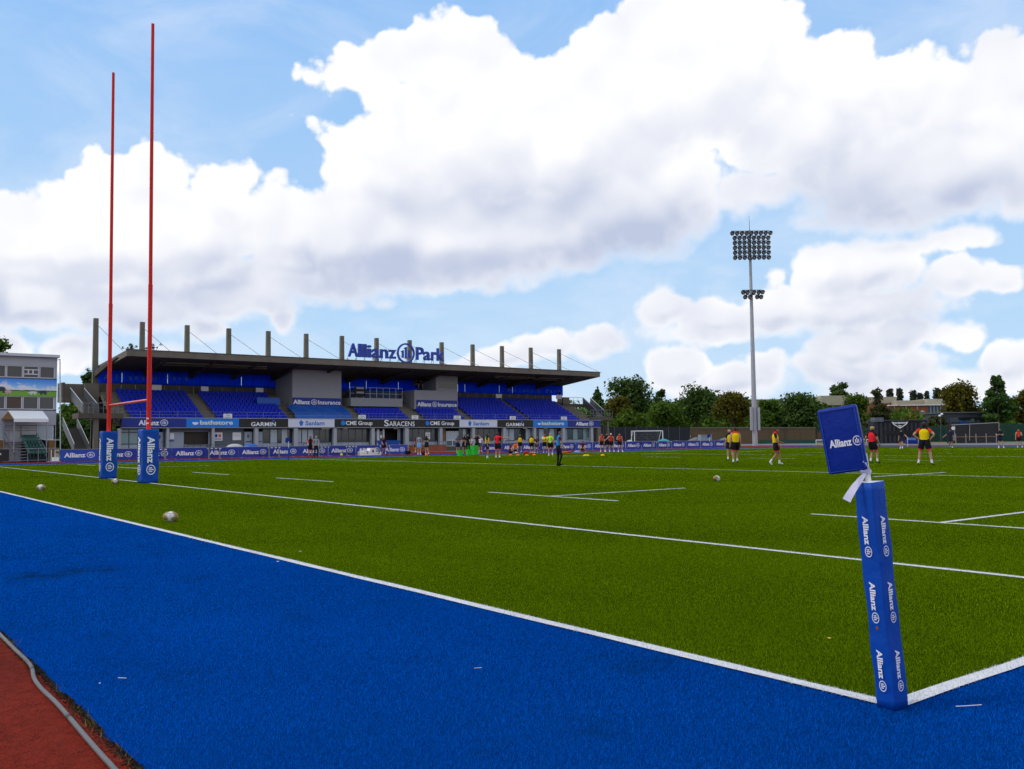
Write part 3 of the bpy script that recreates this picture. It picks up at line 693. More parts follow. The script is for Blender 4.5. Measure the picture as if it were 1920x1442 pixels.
# terrace with rail between the boxes
z0 = zx(700, 762, YX); z1 = zx(700, 746.5, YX)
MB().box(sx(658, YX), sx(755, YX), YX, YX + 5.5, z0, z1).build('terrace_wall', m_box, st)
mb = MB(); zr = zx(700, 727, YX)
a0, a1 = sx(657, YX), sx(755, YX)
for z in (zr, (zr + z1) / 2 - .1): mb.tube((a0, YX + .1, z), (a1, YX + .1, z), .03, .03, 6)
for k in range(9): mb.tube((a0 + (a1-a0)*k/8, YX + .1, z1), (a0 + (a1-a0)*k/8, YX + .1, zr), .03, .03, 6)
mb.build('terrace_rail', mat('pale_rail', (.45, .47, .50), .4, .1, metal=.3), st)
MB().box(sx(660, YX + 1), sx(752, YX + 1), YX + 1.6, YX + 2.6, z1 + .004, z1 + 1.1).build('terrace_counter', mat('counter_navy', (.006, .022, .10), .5, .1), st)
sb = MB().box(sx(665, YX), sx(685, YX), YX - .02, YX + .06, z1 + .15, zr + .05).build('scoreboard_panel', m_dark, st)
for q in (.3, .72): MB().box(sx(668, YX), sx(682, YX), YX - .05, YX - .022, z1 + .15 + (zr - z1) * q, z1 + .15 + (zr - z1) * q + .26).build('display', m_trim, sb)
# --- rear wall, blue cladding
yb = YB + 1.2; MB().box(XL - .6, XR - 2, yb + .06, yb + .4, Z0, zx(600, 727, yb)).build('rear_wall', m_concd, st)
def cladline(p0, p1, yt, yb_, ybv):
    xa, xb = sx(p0, ybv), sx(p1, ybv); n = max(1, round((xb - xa) / 1.3))
    za, zb = PY(p0, yb_[0], ybv).z, PY(p1, yb_[1], ybv).z; ta, tb = PY(p0, yt[0], ybv).z, PY(p1, yt[1], ybv).z
    for i in range(n):
        t = i / n; x0 = xa + (xb - xa) * t; x1 = xa + (xb - xa) * (i + 1) / n - (.04 if RNG.random() < .35 else -.02); dz = RNG.random() * .02; dy = RNG.random() * .03
        MB().hexa([(x0, ybv - dy, za + (zb-za)*t), (x1, ybv, za + (zb-za)*t), (x1, ybv + .02, za + (zb-za)*t), (x0, ybv + .02, za + (zb-za)*t),
                   (x0, ybv - dy, ta + (tb-ta)*t + .25), (x1, ybv, ta + (tb-ta)*t + .25), (x1, ybv + .02, ta + (tb-ta)*t + .25), (x0, ybv + .02, ta + (tb-ta)*t + .25)]).build('cladding_panel', m_clad, st)
cladline(183, 526, (695.6, 707), (717.5, 729), yb); cladline(640, 805, (711, 715), (735, 737), yb); cladline(859, 1056, (719, 724.5), (736, 742), yb)
m_ghost = mat('faded_letters', (.07, .13, .42), .6, .1)
def ghost(txt, p0, p1, zrel):
    n = len(txt)
    for i, ch in enumerate(txt):
        if ch == ' ': continue
        px = p0 + (p1 - p0) * i / (n - 1)
        o0 = PY(px, zrel[0] + (zrel[1] - zrel[0]) * i / (n - 1), yb)
        if ch == '@':
            mb = MB(); ring_logo(mb, 0, .5, .62, .006, .005); place_text(mb, 1., 'lettering', m_ghost, st, o0 + Vector((0, -.06, 0)), (1, 0, 0), (0, 0, 1), .62, .62)
        else:
            wv = word(ch, .02); place_text(wv[0], wv[1], 'lettering', m_ghost, st, o0 + Vector((0, -.055, 0)), (1, 0, 0), (0, 0, 1), wv[1] * .58, .58)
ghost('Allianz @ Park', 194, 347, (711, 714)); ghost('Allianz @ Park', 951, 1046, (734, 737))
mb = MB()   # posts of the rear rail
for p0, p1, ya, yb2 in ((200, 525, 732, 741), (862, 1050, 745, 750)):
    for k in range(13):
        px = p0 + (p1 - p0) * k / 12; q = PY(px, ya + (yb2 - ya) * k / 12, YB - .1); mb.tube((q.x, YB - .1, q.z - .4), (q.x, YB - .1, q.z + .75), .03, .03, 5)
mb.build('rear_rail', m_rail, st, kind='stuff')
for p0, p1, y0_, y1_ in ((285, 303, 722, 731), (377, 391, 725, 733), (480, 494, 727.5, 735), (930, 941, 739, 746), (1043, 1053, 740.5, 748)):
    q0, q1 = PY(p0, y1_, YB - .2), PY(p1, y0_, YB - .2); MB().box(q0.x, q1.x, YB - .2, YB - .14, q0.z, q1.z).build('block_sign', m_sign, st)
W_W = word('West', .01); W_L = {i: word('Lower %d' % i, .01) for i in range(1, 7)}
for i, (p0, p1) in enumerate(((418, 434.5), (671, 685), (771, 783.5), (850, 863), (955, 966), (1051, 1062))):
    o = MB().box(sx(p0), sx(p1), YF - .13, YF - .09, ZT + .02, ZT + .55).build('block_sign', m_sign, st); w_ = sx(p1) - sx(p0)
    place_text(W_W[0], W_W[1], 'lettering', m_ink, o, Vector((sx(p0) + w_ * .28, YF - .134, ZT + .32)), (1, 0, 0), (0, 0, 1), w_ * .45, .13)
    place_text(W_L[i+1][0], W_L[i+1][1], 'lettering', m_ink, o, Vector((sx(p0) + w_ * .14, YF - .134, ZT + .10)), (1, 0, 0), (0, 0, 1), w_ * .72, .14)
mb = MB()
for k in range(36):
    x = XL + (XR - XL) * k / 35; mb.tube((x, YF + .2, ZT - .1), (x, YF + .2, ZT + .75), .02, .02, 5)
mb.tube((XL, YF + .2, ZT + .75), (XR, YF + .2, ZT + .75), .022, .022, 6).tube((XL, YF + .2, ZT + .4), (XR, YF + .2, ZT + .4), .015, .015, 5)
mb.build('front_rail', m_rail, st, kind='stuff')
# --- roof
YRF, YRB = YF - .2, YF + 11.2
rl, rr_ = PY(238, 657, YRF), PY(1125, 697.5, YRF); zrf = (rl.z + rr_.z) / 2
bl = PY(181, 687, YRB); zrb = bl.z; br_x = PY(1062, 720, YF + 8.0).x + .6
TH = .66
def roofpt(u, t, dz): return (rl.x + (rr_.x - rl.x) * u) * (1 - t) + (bl.x + (br_x - bl.x) * u) * t, YRF + (YRB - YRF) * t, zrf + (zrb - zrf) * t + dz
MB().hexa([roofpt(0,0,-TH), roofpt(1,0,-TH), roofpt(1,1,-TH), roofpt(0,1,-TH), roofpt(0,0,0), roofpt(1,0,0), roofpt(1,1,0), roofpt(0,1,0)]).build('roof_slab', m_conc, st)
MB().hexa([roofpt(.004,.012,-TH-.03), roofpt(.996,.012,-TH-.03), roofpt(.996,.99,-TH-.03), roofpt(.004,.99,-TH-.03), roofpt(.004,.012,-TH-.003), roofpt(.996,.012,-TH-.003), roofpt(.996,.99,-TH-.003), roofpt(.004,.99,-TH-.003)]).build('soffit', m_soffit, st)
MB().hexa([roofpt(-.001,-.004,.003), roofpt(1.001,-.004,.003), roofpt(1.001,.02,.003), roofpt(-.001,.02,.003), roofpt(-.001,-.004,.09), roofpt(1.001,-.004,.09), roofpt(1.001,.02,.09), roofpt(-.001,.02,.09)]).build('roof_kerb', m_concd, st)
cpx = [180, 267, 351, 429, 503, 574, 641, 706, 768, 828, 886, 941, 995, 1048]; cpy = [597, 604, 610, 616, 621, 626, 630, 634, 638, 642, 646, 649, 652, 655]
YC = YF + 10.4
m_col = mat('column_concrete', (.15, .138, .108), .9, .15, .8, .2, dirt=((.09, .08, .06), .7, .5, .5))
for i, (a, c) in enumerate(zip(cpx, cpy)):
    t_ = PY(a, c, YC); X, Z = t_.x, t_.z
    MB().hexa([(X-.36,YC-.3,0),(X+.36,YC-.3,0),(X+.36,YC+.3,0),(X-.36,YC+.3,0),(X-.25,YC-.22,Z),(X+.25,YC-.22,Z),(X+.25,YC+.22,Z),(X-.25,YC+.22,Z)]).build('column', m_col, st)
    xe = X + .6; MB().tube((X + .1, YC - .25, Z - .75), (xe, YRF + 1.2, zrf + .02), .035, .035, 6).build('stay_rod', m_rail, st)
    y0_, y1_ = YRF + .9, YC - .4
    def zr_(y): return zrf + (zrb - zrf) * (y - YRF) / (YRB - YRF) - TH - .034
    if i == 13: continue
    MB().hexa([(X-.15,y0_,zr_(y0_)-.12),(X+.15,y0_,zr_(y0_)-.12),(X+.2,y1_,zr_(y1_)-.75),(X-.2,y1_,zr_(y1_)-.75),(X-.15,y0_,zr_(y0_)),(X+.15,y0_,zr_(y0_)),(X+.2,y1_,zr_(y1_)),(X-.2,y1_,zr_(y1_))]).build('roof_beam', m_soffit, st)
for p0, p1 in ((300, 500), (930, 1060)):
    for dy in (2.2, 3.6):
        y_ = YRF + dy; MB().box(sx(p0, y_), sx(p1, y_), y_, y_ + .25, zr_(y_) - .22, zr_(y_) - .05).build('service_tray', m_conc, st)
# --- weeds on the roof are built with the plants
ROOF = (rl, rr_, zrf, zrb, YRF, YRB)
# --- side stairs
m_step = mat('stair_concrete', (.16, .145, .13), .9, .2, 1., .2); m_mesh = mat('stair_mesh', (.10, .11, .13), .5, .15, 2., metal=.4)
def flight(x0, x1, ya, za, yb_, zb, n=14, name='stair_flight'):
    mb = MB()
    for k in range(n):
        y = ya + (yb_ - ya) * k / n; y2 = ya + (yb_ - ya) * (k + 1) / n; z = za + (zb - za) * (k + .5) / n
        mb.box(x0, x1, min(y, y2), max(y, y2) - .002, z - .22, z)
    mb.build(name, m_step, st)
    for x in (x0 - .08, x1 + .03):
        mb = MB(); mb.hexa([(x,ya,za+.05),(x+.05,ya,za+.05),(x+.05,yb_,zb+.05),(x,yb_,zb+.05),(x,ya,za+1.0),(x+.05,ya,za+1.0),(x+.05,yb_,zb+1.0),(x,yb_,zb+1.0)])
        mb.build('balustrade', m_mesh, st)
        MB().tube((x + .025, ya, za + 1.08), (x + .025, yb_, zb + 1.08), .035, .035, 6).build('handrail', mat('pale_rail', (.45, .47, .5)), st)
def guard(x0, x1, y, z0, z1, n):
    mb = MB(); mb.tube((x0, y, z1), (x1, y, z1), .03, .03, 6).tube((x0, y, (z0+z1)/2), (x1, y, (z0+z1)/2), .02, .02, 6)
    for k in range(n + 1): mb.tube((x0 + (x1-x0)*k/n, y, z0), (x0 + (x1-x0)*k/n, y, z1), .025, .025, 5)
    mb.build('guard_rail', m_rail, st)
# left: upper platform, flight down towards the pitch, landing, lower flight
ya_, yb2 = YF + 8.2, YF + 2.0
pl = PY(117, 717, ya_); zp = PY(117, 745, ya_).z
MB().box(pl.x, XL - .4, ya_, ya_ + 2.5, zp - .5, zp).build('platform', m_conc, st)
MB().box(pl.x, XL - .35, ya_ + 2.2, ya_ + 2.5, zp, pl.z).build('parapet', m_conc, st)
MB().box(pl.x, pl.x + .3, ya_, ya_ + 2.19, zp, pl.z).build('parapet', m_concd, st)
MB().box(sx(158, ya_), XL - .4, ya_ + .02, ya_ + .25, zp + .004, pl.z - .02).build('parapet', m_conc, st)
lz = PY(160, 776, yb2).z
x0, x1 = sx(128, ya_), sx(156, ya_)
flight(x0 + .2, x1, ya_, zp, yb2, lz, 16)
ly = YF - .9; MB().box(sx(147, ly), XL - .05, ly, yb2 - .01, lz - .55, lz).build('landing', m_concd, st)
guard(sx(147, ly), XL - .1, ly + .05, lz, lz + 1.05, 9)
MB().box(sx(178, ly), sx(187, ly), ly + .4, ly + .9, 0, lz - .56).build('pier', m_conc, st)
flight(x0 - .4, x1 - .6, ya_ + .5, 3.3, yb2 + .8, .35, 14)
MB().box(XL - 2.2, XL - .1, YF + 3.5, YF + 3.8, 0, lz - .6).build('dark_infill', m_dark, st)  # near-black wall added to darken the bright gap under the stairs
# right: glazed platform and flight down to a landing
yr0, yr1 = YF + 6.6, YF + 3.4
pr = PY(1066, 745, yr0); zq = PY(1066, 757, yr0).z
MB().box(sx(1056, yr0), sx(1106, yr0), yr0, yr0 + 2.5, zq - .4, zq).build('platform', m_concd, st)
MB().box(sx(1056, yr0), sx(1068, yr0), yr0 - .02, yr0 + .25, zq + .004, pr.z).build('parapet', m_conc, st)
guard(sx(1068, yr0), sx(1092, yr0), yr0, zq, pr.z, 3)
x0, x1 = sx(1094, yr0) , sx(1107, yr0); lz2 = PY(1130, 782, yr1).z
flight(x0, x1, yr0, zq, yr1, lz2, 12)
yl = YF + 2.0; xa_, xb_ = sx(1108, yl), sx(1149, yl)
MB().box(xa_, xb_, yl, yr1 - .01, lz2 - .5, lz2).build('landing', m_concd, st)
guard(xa_, xb_, yl + .05, lz2, lz2 + 1.05, 8)
for xx in (xa_ + .5, xb_ - .8): MB().box(xx, xx + .35, yl + .4, yl + .8, 0, lz2 - .51).build('pier', m_conc, st)

# ------------------------------------------------------------------ roof sign
ys = YF + 2.0
sg = thing('roof_sign', PY(742, 690, ys), 'big blue name letters with a ringed emblem standing on the stand roof', 'sign')
m_sgn = mat('sign_blue', (.010, .045, .36), .4, .06, 1.)
def pz(px, py): q = PY(px, py, ys); return q.x, q.z
gl = [('A', 652.5, 671.5), ('l', 671.5, 678.2), ('l', 680, 687), ('i', 688.2, 695.8), ('a', 697, 711), ('n', 712.5, 727.5), ('z', 728.2, 742.5), ('@', 744.5, 777.2), ('P', 780, 794.2), ('a', 793.8, 806.8), ('r', 808.6, 818.2), ('k', 819, 832.5)]
xA, zA = pz(660, 668.3); xK, zK = pz(826, 676.2); HC = pz(660, 644)[1] - zA
for ch, a, c in gl:
    x0, z0 = pz(a, 668); x1, _ = pz(c, 668); zbase = zA + (zK - zA) * (a - 652) / (832 - 652)
    if ch == '@':
        mb = MB(); z1 = PY(760, 643.5, ys).z; z0 = PY(760, 681, ys).z; ring_logo(mb, 0, 0, 1, 0, .12)
        o = mb.build('emblem', m_sgn, sg); o.matrix_basis = WINV[sg.name].inverted() @ Matrix.Identity(4) if False else frame(((x0+x1)/2, ys, (z0+z1)/2), (1,0,0), (0,0,1)) @ Matrix.Diagonal(((x1-x0)/2, (z1-z0)/2, 1, 1))
    else:
        v, f, w, y0_, y1_ = glyphs(ch, .022, .0); mb = MB()
        v3 = [(p[0], p[1], p[2]) for p in v]; k = len(v3)
        vv, ff, ww, a0, a1 = glyphs(ch, .022, .12)
        o = link('letter', None or MB().add(vv, ff).mesh('letter', m_sgn), sg)
        hs = HC / .70
        o.matrix_basis = frame((x0, ys, zbase), (1,0,0), (0,0,1)) @ Matrix.Diagonal(((x1 - x0) / ww, hs, 1.2, 1))
mb = MB()
zr2 = zrf + (zrb - zrf) * (ys - YRF) / (YRB - YRF)
for k in range(12):
    px = 653 + k * 16; x, z = pz(px, 672)
    mb.tube((x, ys + .12, zr2), (x, ys + .12, z + .1), .035, .035, 5).tube((x, ys + 1.1, zr2 - .1), (x, ys + .14, z + .1), .03, .03, 5)
mb.build('support_frame', m_rail, sg)
# ------------------------------------------------------------------ commentary building on the left
YL = 84.0
bt = thing('commentary_building', PY(60, 860, YL), 'grey two-storey commentary building with farm mural and white canopy at left edge', 'building')
m_bl = mat('render_grey', (.40, .405, .45), .8, .10, .8, .1, dirt=((.12, .12, .13), .6, .55, .4))
m_frw = mat('window_white', (.60, .60, .63), .5, .06)
m_ply = mat('plywood', (.24, .13, .045), .8, .25, 3., streak=(1, 1, 5))
XB0, XB1 = -16.0, PY(107, 700, YL).x
def lz_(py, px=60, Y=YL): return PY(px, py, Y).z
BD = 7.0
def bbox(name, m, z0, z1, y0=YL, y1=YL + BD, x0=XB0, x1=XB1, par=None): return MB().box(x0, x1, y0, y1, z0, z1).build(name, m, par or bt)
zz = [lz_(p) for p in (664, 669, 686, 711, 743, 770, 797, 825, 868)]
roof_ = bbox('roof', m_framew, zz[1], zz[0], YL - .35, YL + BD + .3, XB0, XB1 + .15)
bbox('upper_band', m_bl, zz[2], zz[1] - .004)
bbox('core_wall', m_dark, 0, zz[2] - .004, YL + .5, YL + BD - .1, XB0, XB1 - .06)
bbox('side_wall', m_bl, 0, zz[2] - .004, YL + .04, YL + BD, XB1 - .05, XB1)
bbox('floor_edge', m_frame, zz[3] - .01, zz[3] + .1); bbox('floor_edge', m_frame, zz[5] - .01, zz[5] + .1)
bbox('middle_band', m_bl, zz[6], zz[5] - .014)
for (za, zb) in ((zz[3] + .1, zz[2]), (zz[5] + .1, zz[4])):
    for k, (a, c) in enumerate(((-50, -20.5), (-19.5, 11), (12, 42.7), (43.7, 73.2), (74.2, 102.7))):
        x0, x1 = PY(a, 700, YL).x, PY(c, 700, YL).x; f = .065; y = YL + .12
        w = MB(); w.box(x0, x1, y - .08, y + .05, za, za + f).box(x0, x1, y - .08, y + .05, zb - f - .004, zb - .004).box(x0, x0 + f, y - .08, y + .05, za + f, zb - f - .004).box(x1 - f, x1, y - .08, y + .05, za + f, zb - f - .004)
        o = w.build('window', m_frw, bt); MB().box(x0 + f, x1 - f, y, y + .02, za + f, zb - f - .004).build('pane', m_glass if k != 2 or za > 6 else mat('brown_glass', (.05, .022, .014), .1, .3, .5), o)
        if k == 3 and za > zz[4]:
            zc = (za + zb) / 2; h = (zb - za)
            for q in (.32, .68): MB().box(x0 + f, x1 - f, y - .06, y - .005, za + h*q - .04, za + h*q + .04).build('glazing_bar', m_frw, o)
            for q in (.33, .62): MB().box(x0 + (x1-x0)*q - .05, x0 + (x1-x0)*q + .05, y - .062, y - .006, za + h*.32 + .04, za + h*.68 - .04).build('glazing_bar', m_frw, o)
    bbox('post', m_bl, za, zb - .004, YL + .05, YL + .3, PY(102.8, 700, YL).x, XB1 - .055)
# mural board: painted sky, clouds, hedge and meadow (the painted figure is left out)
mm = bpy.data.materials.new('mural_paint'); mm.use_nodes = True; t_ = mm.node_tree; t_.nodes.clear(); n_ = NT(t_)
ob_ = n_.new('ShaderNodeOutputMaterial'); bs_ = n_.new('ShaderNodeBsdfPrincipled'); t_.links.new(bs_.outputs[0], ob_.inputs[0]); bs_.inputs['Roughness'].default_value = .5
pp = n_.new('ShaderNodeNewGeometry').outputs['Position']; s3 = n_.new('ShaderNodeSeparateXYZ'); n_.put(s3.inputs[0], pp)
hh = n_.ramp(s3.outputs[2], zz[4], zz[3], 0, 1, False); cn = n_.noise(n_.v('MULTIPLY', pp, (.5, 0, .9)), 1.4, 5, .6)
skyv = n_.mix(n_.ramp(hh, .3, 1.), (.35, .62, .95, 1), (.05, .26, .80, 1))
cl = n_.ramp(n_.m('SUBTRACT', n_.m('ADD', cn, .28), n_.m('MULTIPLY', hh, .62)), .40, .47)
c1 = n_.mix(cl, skyv, (.72, .74, .82, 1))
edge = n_.m('ADD', hh, n_.m('MULTIPLY', n_.m('SUBTRACT', n_.noise(pp, 2.2, 4, .6), .5), .12))
c2 = n_.mix(n_.ramp(edge, .34, .36), (.03, .10, .03, 1), c1); c3 = n_.mix(n_.ramp(edge, .27, .29), (.16, .36, .03, 1), c2)
n_.put(bs_.inputs['Base Color'], c3)
mu = MB().box(XB0, XB1 - .01, YL - .06, YL + .10, zz[4], zz[3] - .012).build('mural_board', mm, bt)
def beast(px, py, w, h, m):
    c = PY(px, py, YL - .07); mb = MB()
    mb.ball((c.x, YL - .066, c.z), w/2, .012, h*.32, 10, 6).ball((c.x - w*.52, YL - .066, c.z - h*.05), w*.16, .012, h*.16, 8, 5)
    for q in (-.32, -.2, .22, .34): mb.box(c.x + w*q - .04, c.x + w*q + .04, YL - .072, YL - .061, c.z - h*.55, c.z - h*.1)
    mb.build('painted_cow', m, mu)
beast(81, 735, .62, .45, m_ink); beast(2, 729, .7, .6, m_ink); beast(16, 734, .45, .42, mat('pig_pink', (.62, .35, .36))); beast(62, 736, .6, .34, mat('sheep_cream', (.6, .62, .55)))
# ground floor windows, plywood, wall
for a, c in ((-40, 9), (70, 101)):
    x0, x1 = PY(a, 800, YL).x, PY(c, 800, YL).x
    o = MB().box(x0, x1, YL + .1, YL + .2, zz[7] + .02, zz[6] - .01).build('window', m_frw, bt); MB().box(x0 + .1, x1 - .1, YL + .07, YL + .095, zz[7] + .12, zz[6] - .1).build('pane', m_glassw, o)
for a, c in ((-30, 7), (91, 105)): MB().box(PY(a, 840, YL).x, PY(c, 840, YL).x, YL + .05, YL + .3, 0, zz[7] + .01).build('plywood_panel', m_ply, bt)
MB().box(PY(9.5, 800, YL).x, PY(69, 800, YL).x, YL + .15, YL + .3, 0, zz[6] - .004).build('entrance_wall', m_bl, bt)
MB().box(PY(19, 800, YL).x, PY(38, 800, YL).x, YL + .06, YL + .14, lz_(825), lz_(799)).build('door', mat('door_pale', (.42, .41, .42), .7, .1), bt)
MB().box(PY(41, 800, YL).x, PY(69, 800, YL).x, YL + .06, YL + .14, lz_(815), lz_(799)).build('wall_panel', mat('door_pale', (.42, .41, .42)), bt)
# gable canopy
yc0, yc1 = YL - 2.2, YL - .02
cv = [PY(19, 771.5, yc1), PY(82, 771.5, yc1), PY(91, 786, yc0), PY(26, 786, yc0), PY(10, 786, yc1)]
mb = MB(); zr0 = cv[0].z; ze = cv[2].z
xa, xb = PY(26, 786, yc0).x, PY(91, 786, yc0).x; ym = (yc0 + yc1) / 2
mb.hexa([(xa, yc0, ze), (xb, yc0, ze), (xb - .2, ym + .4, zr0), (xa + .2 - .4, ym + .4, zr0), (xa, yc0, ze + .05), (xb, yc0, ze + .05), (xb - .2, ym + .4, zr0 + .05), (xa + .2 - .4, ym + .4, zr0 + .05)])
can = mb.build('canopy_roof', m_foam, bt)
MB().hexa([(xa - .2, ym + .41, zr0), (xb - .2, ym + .41, zr0), (xb - .2, yc1, ze), (xa - .6, yc1, ze), (xa - .2, ym + .41, zr0 + .05), (xb - .2, ym + .41, zr0 + .05), (xb - .2, yc1, ze + .05), (xa - .6, yc1, ze + .05)]).build('canopy_back', m_foam, bt)
MB().add([(xa - .02, yc0, ze), (xa - .22, ym + .4, zr0), (xa - .62, yc1, ze), (xa + .02, yc0, ze), (xa - .18, ym + .4, zr0), (xa - .58, yc1, ze)], [(0,1,2),(3,5,4),(0,3,4,1),(1,4,5,2),(2,5,3,0)]).build('canopy_gable', m_ply, bt)
MB().box(xa, xb, yc0 - .04, yc0 - .003, ze - .24, ze + .05).build('canopy_fascia', m_foam, bt)
for x, y in ((xa + .05, yc0 + .1), (xb - .1, yc0 + .1), (xa - .4, yc1 - .2)): MB().tube((x, y, 0), (x, y, ze), .05, .05, 8).build('canopy_post', m_trim, bt)
# steps down to the track, rail, small block of green seats
stw = [PY(12, 825, YL - .3), PY(58, 862, YL - 4.2)]
n_st = 7; zA_ = lz_(825); yA, yB = YL - .1, YL - 4.0
landing = MB().box(PY(8, 825, YL).x, PY(69, 825, YL).x, yA - .9, YL + .04, zA_ - .15, zA_).build('landing', m_trim, bt)
for k in range(n_st):
    z = zA_ * (1 - (k + 1) / (n_st + .6)); y = yA - .9 - (k + 1) * .40
    MB().box(PY(13 + 1.2 * k, 825, YL - 1 - .4*k).x, PY(44 + 1.9 * k, 825, YL - 1 - .4 * k).x, y, y + .38, z - .05, z).build('step', m_trim, bt)
m_gs = mat('green_seat', (.006, .075, .060), .35, .1, spec=.5)
GS = seat_mesh().mesh('seat', m_gs)
for r_ in range(6):
    y = yA - .8 - r_ * .62; z = zA_ * (1 - (r_ + .2) / 6.8)
    x0, x1 = PY(42 + r_ * 2.6, 830, y).x, PY(69 + r_ * 3.6, 830, y).x; n = 5
    MB().box(x0, x1, y - .05, y + .55, 0, z).build('seat_tier', m_dark, bt)
    for k in range(n): link('seat', GS, bt, mtx=Matrix.Translation((x0 + (k + .5) * (x1 - x0) / n, y + .02, z)) @ Matrix.Diagonal((.9, .8, .62, 1)))
for x_off in (0, 1):
    a = (PY(9, 812, yA), PY(28, 848, yB)) if x_off == 0 else (PY(69, 812, yA), PY(89, 848, yB))
    MB().tube(a[0], a[1], .035, .035, 6).build('handrail', m_rail, bt)
    MB().tube(a[0] - Vector((0,0,.5)), a[1] - Vector((0,0,.5)), .025, .025, 6).build('handrail', m_rail, bt)
for k in range(3): MB().tube(PY(10, 798 + k * 4.5, yA - .9), PY(69, 798 + k * 4.5, yA - .9), .025, .025, 6).build('guard_rail', m_rail, bt)
MB().tube(PY(113, 845, YL - .5), PY(112.5, 673, YL - .5), .045, .045, 8).build('drain_pole', m_framew, bt)
MB().tube(PY(108, 675, YL - .5), PY(112.5, 673.3, YL - .5), .04, .04, 6).build('drain_pole', m_framew, bt)
MB().tube(PY(83, 825, YL - .5), PY(113, 825, YL - .5), .04, .04, 6).build('drain_pole', m_framew, bt)
# track-side guard fence in front of the steps
gf = thing('crowd_barrier', PY(45, 864, 79.6), 'grey tubular barrier in front of the commentary building steps', 'barrier')
x0, x1 = PY(-30, 850, 79.6).x, PY(111, 850, 79.6).x
mb = MB(); mb.tube((x0, 79.6, 1.08), (x1, 79.6, 1.08), .03, .03, 6); mb.build('top_rail', m_rail, gf); MB().tube((x0, 79.6, .15), (x1, 79.6, .15), .025, .025, 6).build('bottom_rail', m_rail, gf)
for k in range(8): MB().tube((x0 + (x1-x0)*k/7, 79.6, 0), (x0 + (x1-x0)*k/7, 79.6, 1.08), .03, .03, 6).build('post', m_rail, gf)
sb_ = MB().box(x0 + .1, PY(17, 850, 79.5).x, 79.5, 79.56, .15, 1.05).build('black_banner', m_black, gf)
wb = word('x', .02); place_text(wb[0], wb[1], 'lettering', m_white, sb_, Vector((PY(0, 846, 79.5).x - .1, 79.495, .62)), (1, 0, 0), (0, 0, 1), .22, .22)
hp = thing('water_stand', PY(101, 864, 79), 'white box with two thin upright pipes at the left track edge', 'box')
q = PY(98.5, 865, 79); w_ = .46
MB().box(q.x, q.x + w_, 78.9, 79.25, .06, .36).build('box', m_foam, hp); MB().box(q.x - .35, q.x + w_ + .1, 78.8, 79.4, -.015, .058).build('base', m_trim, hp)
for a in (96, 103): MB().tube((PY(a, 860, 79.3).x, 79.3, .06), (PY(a, 860, 79.3).x, 79.3, .98), .035, .035, 8).build('pipe', m_framew, hp)

# ------------------------------------------------------------------ perimeter boards
ORD = ['first', 'second', 'third', 'fourth', 'fifth', 'sixth', 'seventh', 'eighth', 'ninth', 'tenth', 'eleventh', 'twelfth', 'thirteenth', 'fourteenth', 'fifteenth', 'sixteenth']
YA = 79.5
m_ad = mat('perimeter_blue', (.008, .030, .30), .5, .10, .6, dirt=((.03, .06, .36), 1.2, .58, .4)); m_ad2 = mat('perimeter_blue_faded', (.014, .055, .40), .5, .10, .6, dirt=((.2, .25, .5), 1.6, .60, .35))
def board_run(p0, p1, ya, yb_, side, n):
    x0, x1 = PY(p0, 850, ya).x, PY(p1, 842, yb_).x
    for i in range(n):
        a = x0 + (x1 - x0) * i / n; c = x0 + (x1 - x0) * (i + 1) / n - .03; Y = ya + (yb_ - ya) * i / n
        t = thing('perimeter_board', ((a + c) / 2, Y, 0), 'blue white-lettered touchline board, %s from the left in the %s run' % (ORD[i], side), 'sign board', 'boards along the far touchline')
        lean = RNG.random() * .05
        o = MB().hexa([(a, Y, .04), (c, Y, .04), (c, Y + .05, .04), (a, Y + .05, .04), (a, Y + lean, .98), (c, Y + lean, .98), (c, Y + .05 + lean, .98), (a, Y + .05 + lean, .98)]).build('panel', m_ad2 if (i in (0, 10) and side == 'left') or (side == 'right' and i in (5,)) else m_ad, t)
        place_text(MARK[0], MARK[1], 'lettering', m_white, o, Vector((a + (c - a) * .10, Y - .006 + lean * .3, .33)), (1, 0, 0), (0, lean, .94), (c - a) * .82, .36)
        MB().tube((a, Y - .003 + lean, .985), (c, Y - .003 + lean, .985), .02, .02, 5).build('top_edge', m_trim, t)
        for q in (.15, .85): MB().hexa([(a + (c-a)*q - .03, Y + .055 + lean, .02), (a + (c-a)*q + .03, Y + .055 + lean, .02), (a + (c-a)*q + .03, Y + .6, -.02), (a + (c-a)*q - .03, Y + .6, -.02), (a + (c-a)*q - .03, Y + .055 + lean, .7), (a + (c-a)*q + .03, Y + .055 + lean, .7), (a + (c-a)*q + .03, Y + .62, .02), (a + (c-a)*q - .03, Y + .62, .02)]).build('strut', m_trim, t)
board_run(113, 765, YA, YA, 'left', 11)
board_run(905, 1366, YA, YA - 1.5, 'right', 15)
